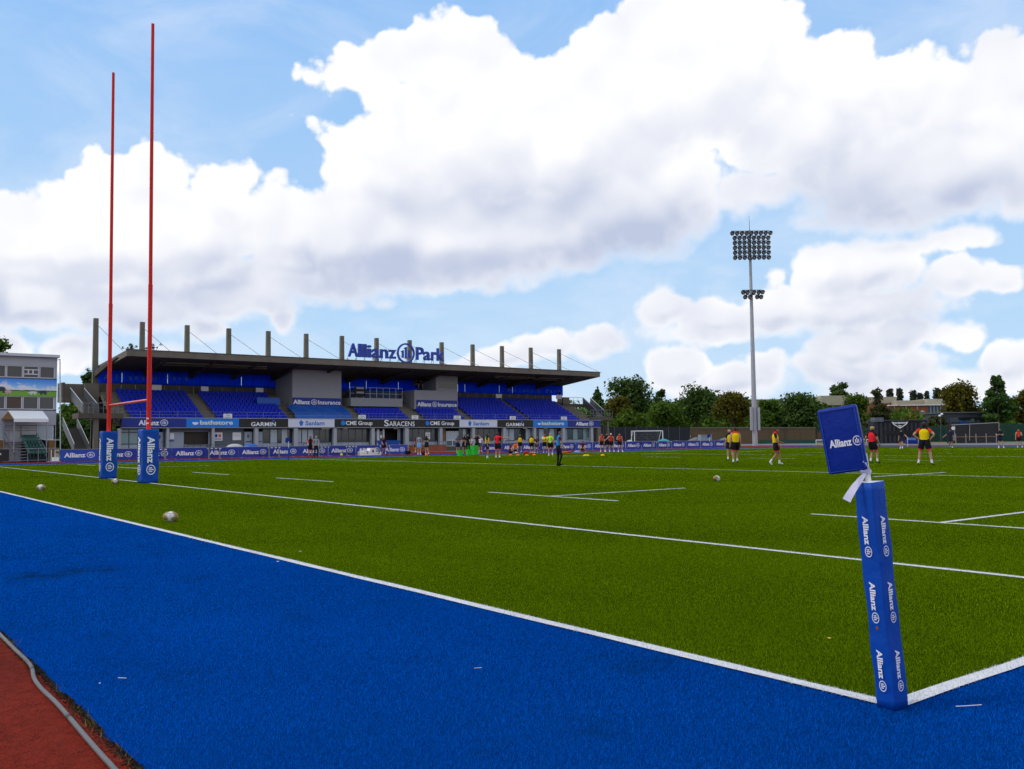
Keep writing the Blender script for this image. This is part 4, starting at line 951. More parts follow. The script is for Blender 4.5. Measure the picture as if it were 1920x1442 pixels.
# hurdle racks standing before the boards
m_hw = mat('hurdle_white', (.66, .66, .64), .5, .2, 3.); m_hl = mat('hurdle_leg', (.26, .27, .29), .4, .2, 2., metal=.5)
def hurdles(px, yy, lab):
    c = PY(px, 850, yy); w = 1.15
    t = thing('hurdle_stack', (c.x, yy, 0), 'stack of nested white-topped hurdles on the track, ' + lab, 'hurdles', 'hurdle stacks before the boards')
    for k in range(7):
        y = yy + k * .055 - .15; xk = c.x + (k - 3) * .035
        MB().box(xk - w/2, xk + w/2, y - .012, y + .012, .84, .915).build('top_bar', m_hw, t)
        for s in (-.33, 0, .33): MB().box(xk + w*s - .08, xk + w*s + .08, y - .016, y - .0125, .842, .913).build('black_stripe', m_black, t) if k == 0 else None
        for s in (-1, 1):
            MB().tube((xk + s * w * .42, y, .84), (xk + s * w * .42, y - .02, 0.0), .022, .022, 6).build('leg', m_hl, t)
        for s in (-1, 1): MB().tube((xk + s * w * .42, y - .45, -.0), (xk + s * w * .42, y + .05, -.0), .022, .022, 6).build('foot', m_hl, t)
for px, lab in ((299, 'beside the nearer goal post pad'), (402, 'third from the left'), (514, 'just left of the thin far corner flag'), (607, 'behind the person in dark trousers'), (659, 'left of the white podium'), (722, 'right of the white podium'), (1229, 'in front of the white goal'), (1256, 'below the turquoise inflatable'), (1340, 'beside the far right corner flag')):
    hurdles(px, 78.6, lab)
# podium
pc = PY(695, 855, 78.3); pt_ = thing('winners_podium', (pc.x, 78.3, 0), 'white three-step winners podium with black numbers', 'podium')
for nm, a, c, h in (('2', 681, 691, .45), ('1', 691.3, 702, .70), ('3', 702.3, 712, .33)):
    x0, x1 = PY(a, 850, 78.3).x, PY(c, 850, 78.3).x
    o = MB().box(x0, x1, 78.0, 78.7, -.01, h).build('step', m_foam, pt_); wv = word(nm, .03)
    place_text(wv[0], wv[1], 'lettering', m_ink, o, Vector(((x0 + x1) / 2 - .1, 77.994, h * .4)), (1, 0, 0), (0, 0, 1), .2, .24)
MB().box(PY(674, 850, 78.3).x, PY(680.8, 850, 78.3).x, 78.0, 78.7, -.01, .40).build('step', m_foam, pt_)
# planter / brick ramp wall and covered items before the stand
m_brick = mat('orange_brick', (.30, .085, .035), .85, .25, 4., .2)
bw = thing('brick_planter', PY(800, 846, 92), 'long orange brick planter in front of the stand doors', 'planter')
x0, x1 = PY(766, 840, 92).x, PY(833, 840, 92).x; nb = 16; hb = 3
BR = MB().box(-.5, .5, -.5, .5, -.5, .5).mesh('brick', m_brick)
for r_ in range(4):
    for k in range(nb):
        L = (x1 - x0) / nb; xo = (L / 2 if r_ % 2 else 0)
        link('brick', BR, bw, mtx=Matrix.Translation((x0 + L * (k + .5) + xo, 92, .12 + r_ * .19)) @ Matrix.Diagonal((L - .02, .5, .18, 1)))
MB().box(x0 - .05, x1 + .4, 91.7, 92.3, .785, .86).build('coping', m_conc, bw)
bh = thing('blue_tub', PY(699 + 10, 842, 84), 'blue plastic tub behind the perimeter boards near the doors', 'tub')
q = PY(701, 840, 86); MB().hexa([(q.x+.8,85.6,.9),(q.x+2.9,85.6,.9),(q.x+2.9,86.4,.9),(q.x+.8,86.4,.9),(q.x+.6,85.5,1.45),(q.x+3.1,85.5,1.45),(q.x+3.1,86.5,1.45),(q.x+.6,86.5,1.45)]).build('tub', m_tarp, bh)
MB().box(q.x + .9, q.x + 2.8, 85.6, 86.4, -.01, .895).build('trolley', m_dark, bh)
cv_ = thing('covered_kit', PY(438, 842, 88), 'low pale rounded cover with a blue sheet lying before the stand', 'cover')
for a, c, m in ((424, 456, mat('pale_cover', (.40, .40, .40), .7, .15)), (456, 484, m_tarp)):
    x0, x1 = PY(a, 840, 88).x, PY(c, 840, 88).x; mb = MB(); mb.ball(((x0 + x1) / 2, 88, .85), (x1 - x0) / 2, .7, .42, 14, 8); mb.box(x0 + .2, x1 - .2, 87.5, 88.5, -.01, .85); mb.build('cover', m, cv_, True)
# far corner flags
def small_flag(px, yb_, lab):
    g = G(px, yb_); t = thing('corner_post', g, lab, 'corner flag'); h = 1.45
    MB().tube(g, g + Vector((0, 0, .95)), .06, .06, 10).build('foam_sleeve', m_pad, t, True); MB().tube(g + Vector((0, 0, .95)), g + Vector((0, 0, h)), .02, .02, 8).build('pole', m_foam, t)
    a = g + Vector((0, 0, 1.35)); MB().obox(a - RH * .28, RH * .36, FH * .05, Vector((0, 0, .38)) + RH * .04).build('flag_board', m_padd, t)
small_flag(541, 862, 'thin blue corner flag in front of the boards left of centre'); small_flag(1331, 843, 'small blue corner flag at the far end of the boards')
# ------------------------------------------------------------------ far right: fences, walls, buildings
def wall_between(p0, p1, d0, d1, ytop0, ytop1, thick, name, m, parent, zb=-.05):
    a, c = PD(p0, 830, d0), PD(p1, 830, d1); za, zc = PD(p0, ytop0, d0).z, PD(p1, ytop1, d1).z
    n = Vector((c.y - a.y, -(c.x - a.x), 0)).normalized() * thick
    return MB().hexa([(a.x, a.y, zb), (c.x, c.y, zb), (c.x - n.x, c.y - n.y, zb), (a.x - n.x, a.y - n.y, zb), (a.x, a.y, za), (c.x, c.y, zc), (c.x - n.x, c.y - n.y, zc), (a.x - n.x, a.y - n.y, za)]).build(name, m, parent)
m_scr = mat('black_screen', (.014, .016, .022), .8, .3, .25, .2, streak=(1, 1, .3))
t = thing('screen_fence', PD(1210, 833, 180), 'tall black screened fence right of the grandstand', 'fence')
for k in range(9):
    a, c = 1112 + k * 20.3, 1112 + (k + 1) * 20.3
    wall_between(a, c - .5, 180, 180, 800.5, 801, .08, 'screen_panel', m_scr, t)
    q = PD(a, 830, 179.8); MB().tube((q.x, q.y, 0), (q.x, q.y, PD(a, 799.5, 179.8).z), .06, .06, 6).build('post', m_frame, t)
m_bw = mat('brown_wall', (.105, .072, .038), .9, .2, .5, .2, dirt=((.05, .035, .02), .4, .5, .6))
t = thing('brown_wall', PD(1410, 833, 182), 'long brown wall with pale coping behind the floodlight mast', 'wall')
for k in range(8):
    a, c = 1295 + k * 29.4, 1295 + (k + 1) * 29.4
    wall_between(a, c - .3, 182, 182, 803, 803, .25, 'wall_panel', m_bw, t)
    a0, c0 = PD(a, 803, 181.9), PD(c, 803, 181.9); MB().obox((a0.x, a0.y, a0.z + .004), (c0 - a0) * .99, FH * .4, (0, 0, .18)).build('coping', m_conc, t)
q0, q1 = PD(1425, 832, 181), PD(1530, 832, 181); MB().obox((q0.x, q0.y, 0), q1 - q0, FH * .3, (0, 0, .75)).build('green_base', mat('dark_green_paint', (.008, .055, .04), .6, .15), t)
m_gf = mat('green_fence', (.006, .048, .034), .5, .15, metal=.2)
def palisade(p0, p1, d, ytop, lab, bar=.14):
    t = thing('palisade_fence', PD((p0 + p1) / 2, 833, d), lab, 'fence'); a, c = PD(p0, 830, d), PD(p1, 830, d); h = PD(p0, ytop, d).z; L = (c - a).length; u = (c - a).normalized(); u.z = 0
    mb = MB(); k = int(L / .19)
    for i in range(k):
        p = a + u * (i * .19); mb.obox((p.x, p.y, .1), u * .085, FH * .03, (0, 0, h - .1))
    mb.build('palings', m_gf, t, kind='stuff')
    for z in (.4, h - .4): MB().obox((a.x, a.y, z), u * L, FH * -.05, (0, 0, .07)).build('rail', m_gf, t)
    for i in range(int(L / 3) + 1):
        p = a + u * min(i * 3, L - .1); MB().obox((p.x, p.y, 0), u * .1, FH * .12, (0, 0, h + .05)).build('post', m_gf, t)
palisade(1530, 1660, 186, 800, 'green palisade fence left of the black stage trailer'); palisade(1735, 1800, 186, 800, 'green palisade fence between the stage trailer and the dark building'); palisade(1868, 1960, 176, 795, 'green palisade fence at the right edge below the trees')
# screens behind the palisades
t = thing('privacy_netting', PD(1900, 833, 178), 'dark green netting behind the fence at the right edge', 'netting'); wall_between(1850, 1975, 178.5, 178.5, 796, 796, .05, 'netting', mat('green_net', (.01, .045, .03), .9, .3, .5), t)
t = thing('privacy_netting', PD(1770, 833, 188), 'dark green netting behind the fence under the autumn tree', 'netting'); wall_between(1738, 1800, 188, 188, 799, 799, .05, 'netting', mat('green_net', (.01, .045, .03)), t)
# pale stand barrier and white rail in front of fence
t = thing('white_rail', PD(1590, 833, 176), 'low pale rail along the far side of the track', 'rail')
a, c = PD(1530, 826, 176), PD(1662, 826, 176); MB().tube((a.x, a.y, .62), (c.x, c.y, .62), .07, .07, 6).build('rail_bar', m_foam, t)
for k in range(8):
    p = a + (c - a) * (k / 7); MB().tube((p.x, p.y, 0), (p.x, p.y, .62), .05, .05, 6).build('post', m_foam, t)
# school building
m_brk = mat('school_brick', (.24, .085, .035), .85, .12, 1.5, .1); m_crm = mat('cream_cladding', (.36, .33, .245), .8, .08, .3)
t = thing('school_building', PD(1660, 820, 300), 'brick school building with cream upper storey behind the trees', 'building'); D = 300
def bl_(p0, p1, y0, y1, d, th, name, m, par=None):
    a, c = PD(p0, y1, d), PD(p1, y1, d); z1 = PD(p0, y0, d).z; zb = a.z if y1 < 820 else 0
    return MB().obox((a.x, a.y, zb), Vector((c.x - a.x, c.y - a.y, 0)), FH * th, (0, 0, z1 - zb)).build(name, m, par or t)
wl = bl_(1672, 1742, 760, 830, D, 20, 'brick_wall', m_brk); bl_(1538, 1670, 757, 830, D + 3, 20, 'brick_wall', m_brk); bl_(1742.3, 1775, 760, 830, D + .5, 20, 'glazed_wall', m_glassw)
for k in range(5): bl_(1744 + k * 6.4, 1744.8 + k * 6.4, 760, 800, D - .2, .6, 'mullion', m_frame)
bl_(1540, 1585, 742, 760, D + 1.5, 22, 'cream_storey', m_crm); bl_(1585.4, 1681, 745, 757, D + 8, 14, 'cream_storey', m_crm); bl_(1681.3, 1738, 751, 759.6, D + 4, 14, 'cream_storey', m_crm); bl_(1738.3, 1780, 748, 759.6, D + 2, 14, 'cream_storey', m_crm)
bl_(1668, 1776, 759.2, 760.8, D - .6, 2, 'eaves', m_foam)
for p in (1678, 1699.5, 1720.5): bl_(p, p + 1.5, 761, 800, D - .3, .28, 'downpipe', m_crm)
for k in range(3): w_ = bl_(1725.5 + k * 3, 1728 + k * 3, 771 if k != 1 else 769.5, 777, D - .25, .22, 'window', m_framew); bl_(1725.9 + k * 3, 1727.6 + k * 3, 772, 776.7, D - .35, .09, 'pane', m_glass, w_)
t = thing('far_building', PD(1440, 820, 330), 'pale flat-roofed building showing behind the mast', 'building'); bl_(1412, 1470, 750, 830, 330, 15, 'wall', m_crm); bl_(1410, 1472, 748.5, 750, 329.6, 16, 'roof_edge', m_framew); bl_(1416, 1420, 770, 782, 329.8, .3, 'window', m_glass)
# black stage trailer with a chevron logo
t = thing('stage_trailer', PD(1690, 832, 160), 'black stage trailer with a white chevron logo', 'trailer'); D = 160
bd = bl_(1641, 1740, 789, 832.5, D, 3, 'body', m_scr)
for k in range(12):
    p = 1643 + k * 8.2; bl_(p, p + 3.8, 792, 831, D - .12, .1, 'curtain_fold', mat('curtain', (.03, .032, .04), .8, .3, .6, streak=(2, 2, .2)), bd)
bl_(1640, 1741, 787.8, 789.2, D - .3, 3.6, 'top_rail', m_frame)
bl_(1641, 1657, 783, 791, D - .35, 2, 'roof_box', m_slate)
bl_(1660, 1738, 808, 815, D - .2, .15, 'stage_opening', m_dark)
mb = MB(); c0 = PD(1687.5, 797, D - .3); u = RH
def chev(pts, m, nm): 
    k = len(pts); f = [c0 + u * a + Vector((0, 0, z)) for a, z in pts]; g = [p + FH * .05 for p in f]
    MB().add(f + g, [list(range(k)), [k + i for i in range(k)][::-1]] + [[i, k + i, k + (i + 1) % k, (i + 1) % k] for i in range(k)]).build(nm, m, bd)
chev([(-1.45, .55), (-1.15, .1), (0, -.62), (1.15, .1), (1.45, .55), (1.3, .55), (1.05, .2), (0, -.45), (-1.05, .2), (-1.3, .55)], m_foam, 'chevron')
for i, (x0, x1) in enumerate(((-1.2, -1.02), (-.92, -.84), (-.75, -.62), (-.52, -.44), (-.34, -.20), (-.1, .1), (.2, .34), (.44, .52), (.62, .75), (.84, .92), (1.02, 1.2))):
    chev([(x0, .22 - .02 * (i % 3)), (x1, .22), (x1, .52), (x0, .52)], m_foam, 'logo_stroke')
chev([(-.3, -.15), (.3, -.15), (.3, -.05), (-.3, -.05)], m_foam, 'logo_stroke'); chev([(-.08, -.4), (.08, -.4), (.08, -.18), (-.08, -.18)], m_foam, 'logo_stroke')
# blue bench / trolley beside it
t = thing('equipment_trolley', G(1712, 838), 'blue and white equipment trolley left of the player with hands on hips', 'trolley'); g = G(1712, 838); D2 = (g - CAM).dot(FH)
a, c = PD(1701, 837, D2), PD(1724, 837, D2); MB().obox((a.x, a.y, .35), RH * (c - a).length, FH * .6, (0, 0, .45)).build('bin', m_padd, t)
MB().obox((a.x + .2, a.y - .1, .81), RH * (c - a).length * .6, FH * .5, (0, 0, .3)).build('kit_bag', mat('kit_blue', (.10, .2, .5), .7, .3, 5.), t)
for q in (.04, .92):
    MB().tube(a + RH * (c - a).length * q + Vector((0, 0, -a.z)), a + RH * (c - a).length * q + Vector((0, 0, 1.15 - a.z)), .03, .03, 6).build('frame_post', m_framew, t)
# right-hand trailer (black box with white frame) and dark building
t = thing('box_trailer', PD(1830, 828, 150), 'long black box trailer with a pale frame behind a rail', 'trailer'); D = 150
bd = bl_(1789, 1872, 796, 822, D, 2.5, 'body', m_black)
a, c = PD(1784, 797, D - .2), PD(1873, 792.5, D - .2); MB().tube(a, c, .06, .06, 6).build('frame_top', m_trim, t)
for p, y0, y1 in ((1790, 797, 826), (1818, 795, 826), (1873, 792.5, 812)): MB().tube(PD(p, y0, D - .2), PD(p, y1, D - .2), .05, .05, 6).build('frame_post', m_trim, t)
for p in (1820, 1835, 1850): w_ = PD(p, 825.5, D + .2); MB().tube(w_, w_ + FH * .3, .42, .42, 14).build('wheel', m_black, t)
q = PD(1787.5, 803, D - .3); MB().tube(q, q + FH * .05, .30, .30, 16).build('round_badge', m_foam, bd)
t = thing('post_rail', PD(1835, 830, 146), 'low rusty post and rail in front of the box trailer', 'rail'); D = 146
a, c = PD(1792, 819.5, D), PD(1868, 818.5, D); MB().tube(a, c, .05, .05, 6).build('rail_bar', m_ply, t)
for k in range(5): p = a + (c - a) * (k / 4); MB().tube((p.x, p.y, -.02), (p.x, p.y, p.z + .5), .05, .05, 6).build('post', m_trim, t)
t = thing('clubhouse', PD(1806, 800, 205), 'dark grey flat-roofed clubhouse behind the box trailer', 'building'); D = 205
m_cl = mat('clubhouse_grey', (.045, .052, .07), .7, .1, .4)
bl_(1766, 1849, 775, 832, D, 8, 'wall', m_cl); bl_(1764, 1851, 772.8, 774.8, D - .6, 9.5, 'roof_edge', m_slate)
bl_(1781, 1846, 783, 792, D - .1, .09, 'window_band', m_glass); bl_(1800, 1812, 790, 795, D - .3, .15, 'blue_sign', m_pad)
t = thing('camera_mast', PD(1764, 810, 170), 'slim mast with white cameras left of the clubhouse', 'mast'); q = PD(1764, 830, 170)
MB().tube((q.x, q.y, 0), PD(1764, 779, 170), .06, .06, 6).build('pole', m_frame, t)
for p, y in ((1762, 779.5), (1766, 776.5)): c_ = PD(p, y, 169.8); MB().ball(c_, .24, .24, .2, 10, 6).build('camera_dome', m_foam, t, True)
# portable football goal
t = thing('football_goal', PD(1215, 832, 150), 'white portable football goal behind the boards', 'goal'); D = 150
zt = PD(1190, 808.5, D).z; A, Bq = PD(1190, 832, D), PD(1243, 832, D); A.z = Bq.z = .1
m_gw = mat('goal_white', (.74, .74, .74), .5, .05)
up_ = Vector((0, 0, zt - .1)); bk = FH * 1.8 - RH * .6
for p, nm in ((A, 0), (Bq, 1)):
    MB().tube(p, p + up_, .07, .07, 8).build('post', m_gw, t); MB().tube(p + bk, p + up_ + bk * .3, .05, .05, 8).build('stanchion', m_gw, t); MB().tube(p, p + bk, .05, .05, 8).build('side_bar', m_gw, t)
MB().tube(A + up_, Bq + up_, .07, .07, 8).build('crossbar', m_gw, t); MB().tube(A + bk, Bq + bk, .05, .05, 8).build('back_bar', m_gw, t)
MB().tube(A + up_ - RH * .5, A - RH * .5, .06, .06, 8).build('post', m_gw, t); MB().tube(A + up_ - RH * .5, A + up_, .06, .06, 8).build('crossbar', m_gw, t)
mb = MB()
for k in range(25): p = A + (Bq - A) * (k / 24); mb.tube(p + bk, p + up_ + bk * .3, .012, .012, 3)
for k in range(9): f = k / 8; mb.tube(A + bk + (up_ - bk * .7) * f, Bq + bk + (up_ - bk * .7) * f, .012, .012, 3)
mb.build('net', mat('net_grey', (.25, .26, .28), .8), t, kind='stuff')
# covers and kit by the wall
def lump(name, lab, p0, p1, y0, y1, d, m, cat):
    t = thing(name, PD((p0 + p1) / 2, 832, d), lab, cat); a, c = PD(p0, y1, d), PD(p1, y1, d); z1 = PD(p0, y0, d).z; L = (c - a).length; mb = MB(); n = 12
    u = (c - a).normalized(); v = []
    prof = [(0, 0), (.05, .75), (.3, 1), (.7, .95), (.95, .7), (1, 0)]
    for i in range(n + 1):
        k = i / n; hgt = (z1) * (.75 + .25 * math.sin(k * 5 + p0)) * (1 if 0 < i < n else .8)
        for dd, hh_ in prof: q = a + u * L * k + FH * (dd * 1.6); v.append((q.x, q.y, max(-.03, hgt * hh_)))
    w = len(prof); mb.add(v, [(i*w+j, (i+1)*w+j, (i+1)*w+j+1, i*w+j+1) for i in range(n) for j in range(w-1)] + [list(range(w))[::-1], [n*w+j for j in range(w)]])
    mb.build('cover', m, t, True)
m_grc = mat('grey_cover', (.16, .165, .18), .8, .25, 1.2, .2); m_trq = mat('turquoise_inflatable', (.02, .30, .42), .4, .1)
lump('inflatable', 'turquoise inflatable lying right of the white goal', 1231, 1266, 823, 832, 140, m_trq, 'inflatable')
lump('covered_mats', 'grey covered landing mats right of the turquoise inflatable', 1266, 1312, 820, 832, 150, m_grc, 'cover')
lump('covered_mats', 'long grey covered kit sloping away beside the brown wall', 1336, 1372, 820, 833, 152, mat('slate_cover', (.13, .16, .19), .8, .2), 'cover')
t = thing('storage_box', PD(1324, 832, 148), 'pale blue-grey storage box by the brown wall', 'box'); bl_(1314, 1335, 816, 832, 148, 2, 'body', mat('steel_blue', (.22, .28, .34), .6, .1)); bl_(1313.5, 1335.5, 815, 816, 147.9, 2.2, 'lid', m_trim)
lump('parked_car_cover', 'pale covered vehicle behind the red-shirted group', 1160, 1188, 825, 833, 120, mat('silver_cover', (.35, .37, .40), .4, .2), 'cover')
# floodlight mast
fb_ = PD(1416, 836, 141.0); fb_.z = 0
t = thing('floodlight_mast', fb_, 'tall grey floodlight mast with rows of lamps beyond the pitch', 'floodlight')
m_mast = mat('galvanised', (.36, .38, .42), .5, .08, .6, metal=.25); m_lh = mat('lamp_housing', (.06, .065, .075), .5, .15)
DM = 141.0; HT = PD(1408, 432, DM).z
def onm(py, dx=0., dz=0.): return PD(1408 + dx, py, DM)
hts = [0, 6, 14, 22, 27.5, HT]; rad_ = [.40, .37, .32, .26, .215, .19]
MB().path([(fb_.x, fb_.y, h) for h in hts], rad_, 14).build('mast', m_mast, t, True)
MB().path([(fb_.x, fb_.y, HT), (fb_.x, fb_.y, HT + 2.4)], [.05, .015], 6).build('lightning_rod', m_frame, t)
MB().tube((fb_.x, fb_.y, HT - 4.6), (fb_.x, fb_.y, HT - 4.4), .34, .34, 12).build('collar', m_lh, t)
for dx, w, z0, z1 in ((-.72, .36, 2.4, 6.0), (.40, .34, 2.4, 5.9)):
    o = Vector((fb_.x, fb_.y, z0)) + RH * dx - FH * .5; MB().obox(o, RH * w, FH * .4, (0, 0, z1 - z0)).build('control_cabinet', m_mast, t)
tilt = R(28); lampm = MB(); lampm.path([(0, 0, .0), (0, -.10, -.06), (0, -.34, -.2)], [.14, .30, .38], 12); LH = lampm.mesh('lamp', [m_lh], True); lens = MB(); lens.ball((0, -.345, -.203), .34, .05, .32, 12, 6); LN = lens.mesh('lens', mat('lamp_glass', (.10, .105, .12), .25, .05, spec=.6), True)
sc_ = 1715.96 / DM
def bar(py, offs, zoff=0.):
    q = PD(1408, py, DM); z = q.z; c0 = Vector((fb_.x, fb_.y, z)) - FH * .35
    sl_ = .015
    MB().tube(c0 + RH * (offs[0]) , c0 + RH * (offs[-1]), .05, .05, 6).build('cross_arm', m_lh, t)
    MB().tube(c0, c0 + FH * .35, .06, .06, 6).build('bracket', m_lh, t)
    for dx in offs:
        m4 = Matrix.Translation(c0 + RH * dx + Vector((0, 0, -.22))) @ Matrix.Rotation(-YAW + R(25), 4, 'Z')
        o = link('lamp', LH, t, mtx=m4); link('lens', LN, o)
for i in range(6):
    py = 434 + i * 9.15; n = 9 if i == 0 else 8; w_ = 2.95 if i == 0 else 2.60
    bar(py, [(-w_ + 2 * w_ * k / (n - 1)) - .0 for k in range(n)])
for i, offs in enumerate(([-1.5, -.85, .15, .9, 1.5], [-1.2, -.45, .65, 1.25])): bar(544.5 + i * 9, offs)
# ------------------------------------------------------------------ trees and plants
def leaf_mat(name, a, b, tr=.35):
    m = bpy.data.materials.new(name); m.use_nodes = True; t = m.node_tree; t.nodes.clear(); n = NT(t)
    out = n.new('ShaderNodeOutputMaterial'); mx = n.new('ShaderNodeMixShader'); d = n.new('ShaderNodeBsdfDiffuse'); tl = n.new('ShaderNodeBsdfTranslucent')
    g = n.new('ShaderNodeNewGeometry'); f = n.m('ADD', n.m('MULTIPLY', g.outputs['Random Per Island'], .55), n.m('MULTIPLY', n.noise(g.outputs['Position'], .45, 4, .6), .55))
    c = n.mix(n.ramp(f, .25, .8), c4(a), c4(b)); n.put(d.inputs[0], c); n.put(tl.inputs[0], c); mx.inputs[0].default_value = tr
    t.links.new(d.outputs[0], mx.inputs[1]); t.links.new(tl.outputs[0], mx.inputs[2]); t.links.new(mx.outputs[0], out.inputs[0]); MATS[name] = m; return m
m_bark = mat('bark', (.07, .055, .04), .95, .3, 3., .4)
LM = {'dark': leaf_mat('leaf_dark', (.025, .054, .014), (.090, .148, .037)), 'mid': leaf_mat('leaf_mid', (.034, .072, .012), (.110, .182, .027)),
      'bright': leaf_mat('leaf_bright', (.035, .070, .010), (.11, .175, .025)), 'autumn': leaf_mat('leaf_autumn', (.040, .045, .009), (.135, .115, .018)),
      'olive': leaf_mat('leaf_olive', (.035, .042, .016), (.095, .105, .040)), 'conifer': leaf_mat('leaf_conifer', (.020, .050, .015), (.078, .146, .038)), 'poplar': leaf_mat('leaf_poplar', (.03, .045, .03), (.07, .09, .055)),
      'yellow': leaf_mat('leaf_yellow', (.06, .075, .012), (.17, .17, .03))}
def leaves(cl, count, size, rng, squash=1.0):
    """leaf-clump quads spread through overlapping lobes; cl = list of (centre, rx, ry, rz)"""
    vol = np.array([c[1] * c[2] * c[3] for c in cl]) ** .7; vol /= vol.sum(); idx = rng.choice(len(cl), count, p=vol)
    C = np.array([list(c[0]) for c in cl])[idx]; Rr = np.array([[c[1], c[2], c[3]] for c in cl])[idx]
    d = rng.normal(size=(count, 3)); d /= np.linalg.norm(d, axis=1)[:, None]
    r = rng.random(count) ** .42 * (1 + .16 * rng.normal(size=count))
    P_ = C + d * Rr * r[:, None]; nrm = d + rng.normal(size=(count, 3)) * .75 + np.array([0, 0, .35]); nrm /= np.linalg.norm(nrm, axis=1)[:, None]
    a = np.cross(nrm, rng.normal(size=(count, 3))); a /= np.linalg.norm(a, axis=1)[:, None]; b = np.cross(nrm, a)
    s = size * (.55 + .9 * rng.random(count))[:, None]; k = .55 + .3 * rng.random(count)[:, None]
    V = np.empty((count, 4, 3)); V[:, 0] = P_ - a * s; V[:, 1] = P_ - b * s * k + nrm * s * .18; V[:, 2] = P_ + a * s; V[:, 3] = P_ + b * s * k + nrm * s * .18
    return V.reshape(-1, 3)
def quadmesh(name, V, m):
    n = len(V) // 4; me = bpy.data.meshes.new(name); me.vertices.add(len(V)); me.vertices.foreach_set('co', V.ravel().astype(np.float32))
    me.loops.add(n * 4); me.loops.foreach_set('vertex_index', np.arange(n * 4, dtype=np.int32)); me.polygons.add(n)
    me.polygons.foreach_set('loop_start', np.arange(0, n * 4, 4, dtype=np.int32)); me.polygons.foreach_set('loop_total', np.full(n, 4, dtype=np.int32))
    me.materials.append(m); me.update(calc_edges=True); return me
TI = [100]
def tree(px, top, bot, half, depth, kind, lab, form='round', count=4200, leaf=.34, name='tree', cat='tree', group=None, yg=833, zbase=0.):
    TI[0] += 1; rng = np.random.default_rng(TI[0]); base = PD(px, yg, depth); base.z = zbase
    T = PD(px, top, depth).z; B = max(.4, PD(px, bot, depth).z); W_ = half * depth / FPX; H = T - B; cz = (T + B) / 2
    t = thing(name, base, lab, cat, group)
    cl = []
    if form == 'round':
        n = 15
        for i in range(n):
            u = rng.random(); ang = rng.random() * 6.283; z = B + H * (.16 + .70 * u); wf = math.sqrt(max(.05, 1 - (2 * (z - B) / H - .92) ** 2)) if H > 0 else 1
            rr = W_ * .60 * wf * rng.random() ** .5; s = (.30 + .20 * rng.random())
            cl.append((base + Vector((math.cos(ang) * rr, math.sin(ang) * rr, z)) - Vector((0, 0, base.z)), W_ * s, W_ * s, min(H * .24, W_ * s * .85)))
        cl.append((Vector((base.x, base.y, cz)), W_ * .55, W_ * .55, H * .36))
    elif form == 'conifer':
        for i in range(13):
            u = i / 12; z = B + H * u; rr = W_ * (1 - u) ** .8
            for k in range(3): ang = rng.random() * 6.283; cl.append((Vector((base.x + math.cos(ang) * rr * .55, base.y + math.sin(ang) * rr * .55, z)), rr * .5 + .15, rr * .5 + .15, H * .05 + .15))
    elif form == 'poplar':
        for i in range(9): u = i / 8; cl.append((Vector((base.x + rng.normal() * W_ * .12, base.y, B + H * (.06 + .88 * u))), W_ * (.55 + .5 * math.sin(math.pi * min(1, u * .8 + .25))), W_ * .8, H * .11))
    elif form == 'spire':
        for i in range(40):
            u = rng.random() ** .8; ang = rng.random() * 6.283; rr = W_ * (1.05 - u) ** .75 * (.55 + .45 * rng.random()); cl.append((Vector((base.x + math.cos(ang) * rr * .7, base.y + math.sin(ang) * rr * .7, B + H * u)), rr * .34 + .25, rr * .34 + .25, H * .035 + .15))
    elif form == 'layered':
        for i in range(16): u = rng.random(); ang = rng.random() * 6.283; rr = W_ * (1 - u * .75); cl.append((Vector((base.x + math.cos(ang) * rr * .6, base.y + math.sin(ang) * rr * .6, B + H * u)), rr * .46 + .2, rr * .46 + .2, H * .05 + .2))
    V = leaves(cl, count, leaf * depth / 230 if depth > 60 else leaf, rng)
    link('crown', quadmesh('crown', V, LM[kind]), t)
    tr_ = MB(); r0 = max(.12, W_ * .07); tr_.path([(base.x, base.y, zbase - .05), (base.x + .1, base.y, (zbase + B) / 2 + .3), (base.x + .05, base.y, cz), (base.x, base.y, T - H * .12)], [r0, r0 * .85, r0 * .5, r0 * .12], 8)
    tr_.build('trunk', m_bark, t, True)
    for i in range(6):
        c = cl[int(rng.integers(len(cl)))]; z = B + H * (.12 + .4 * rng.random()); MB().path([(base.x, base.y, z), ((base.x + c[0].x) / 2, (base.y + c[0].y) / 2, (z + c[0].z) / 2 + .15 * H * .2), tuple(c[0])], [r0 * .4, r0 * .28, r0 * .08], 5).build('limb', m_bark, t, True)
    return t
G1 = 'trees beyond the stadium fence'
tree(1180, 711, 800, 59, 245, 'dark', 'tallest dark green tree right of the grandstand roof', count=6500, group=G1)
tree(1122, 728, 800, 31, 235, 'conifer', 'dark spiky conifer just behind the right stand stairs', 'conifer', group=G1)
tree(1243, 729, 800, 26, 250, 'dark', 'narrow dark tree in the gap right of the tallest tree', 'layered', group=G1)
tree(1308, 723, 800, 59, 240, 'dark', 'wide dark green tree between the bright bush tree and the brownish tree', count=6500, group=G1)
tree(1256, 746, 806, 50, 205, 'mid', 'rounded mid green tree behind the white goal', count=5200, group=G1)
tree(1166, 746, 800, 38, 215, 'autumn', 'yellowish turning tree behind the stand stairs', count=3800, group=G1)
tree(1182, 768, 812, 42, 196, 'bright', 'low yellow-green bush behind the black screen fence', count=3600, group=G1)
tree(1128, 770, 815, 30, 190, 'mid', 'low green bush at the right foot of the grandstand', count=2600, group=G1)
tree(1376, 736, 803, 50, 220, 'autumn', 'brownish autumn tree left of the floodlight mast', count=5600, group=G1)
tree(1441, 747, 806, 26, 215, 'mid', 'small green tree right of the floodlight mast', count=3000, group=G1)
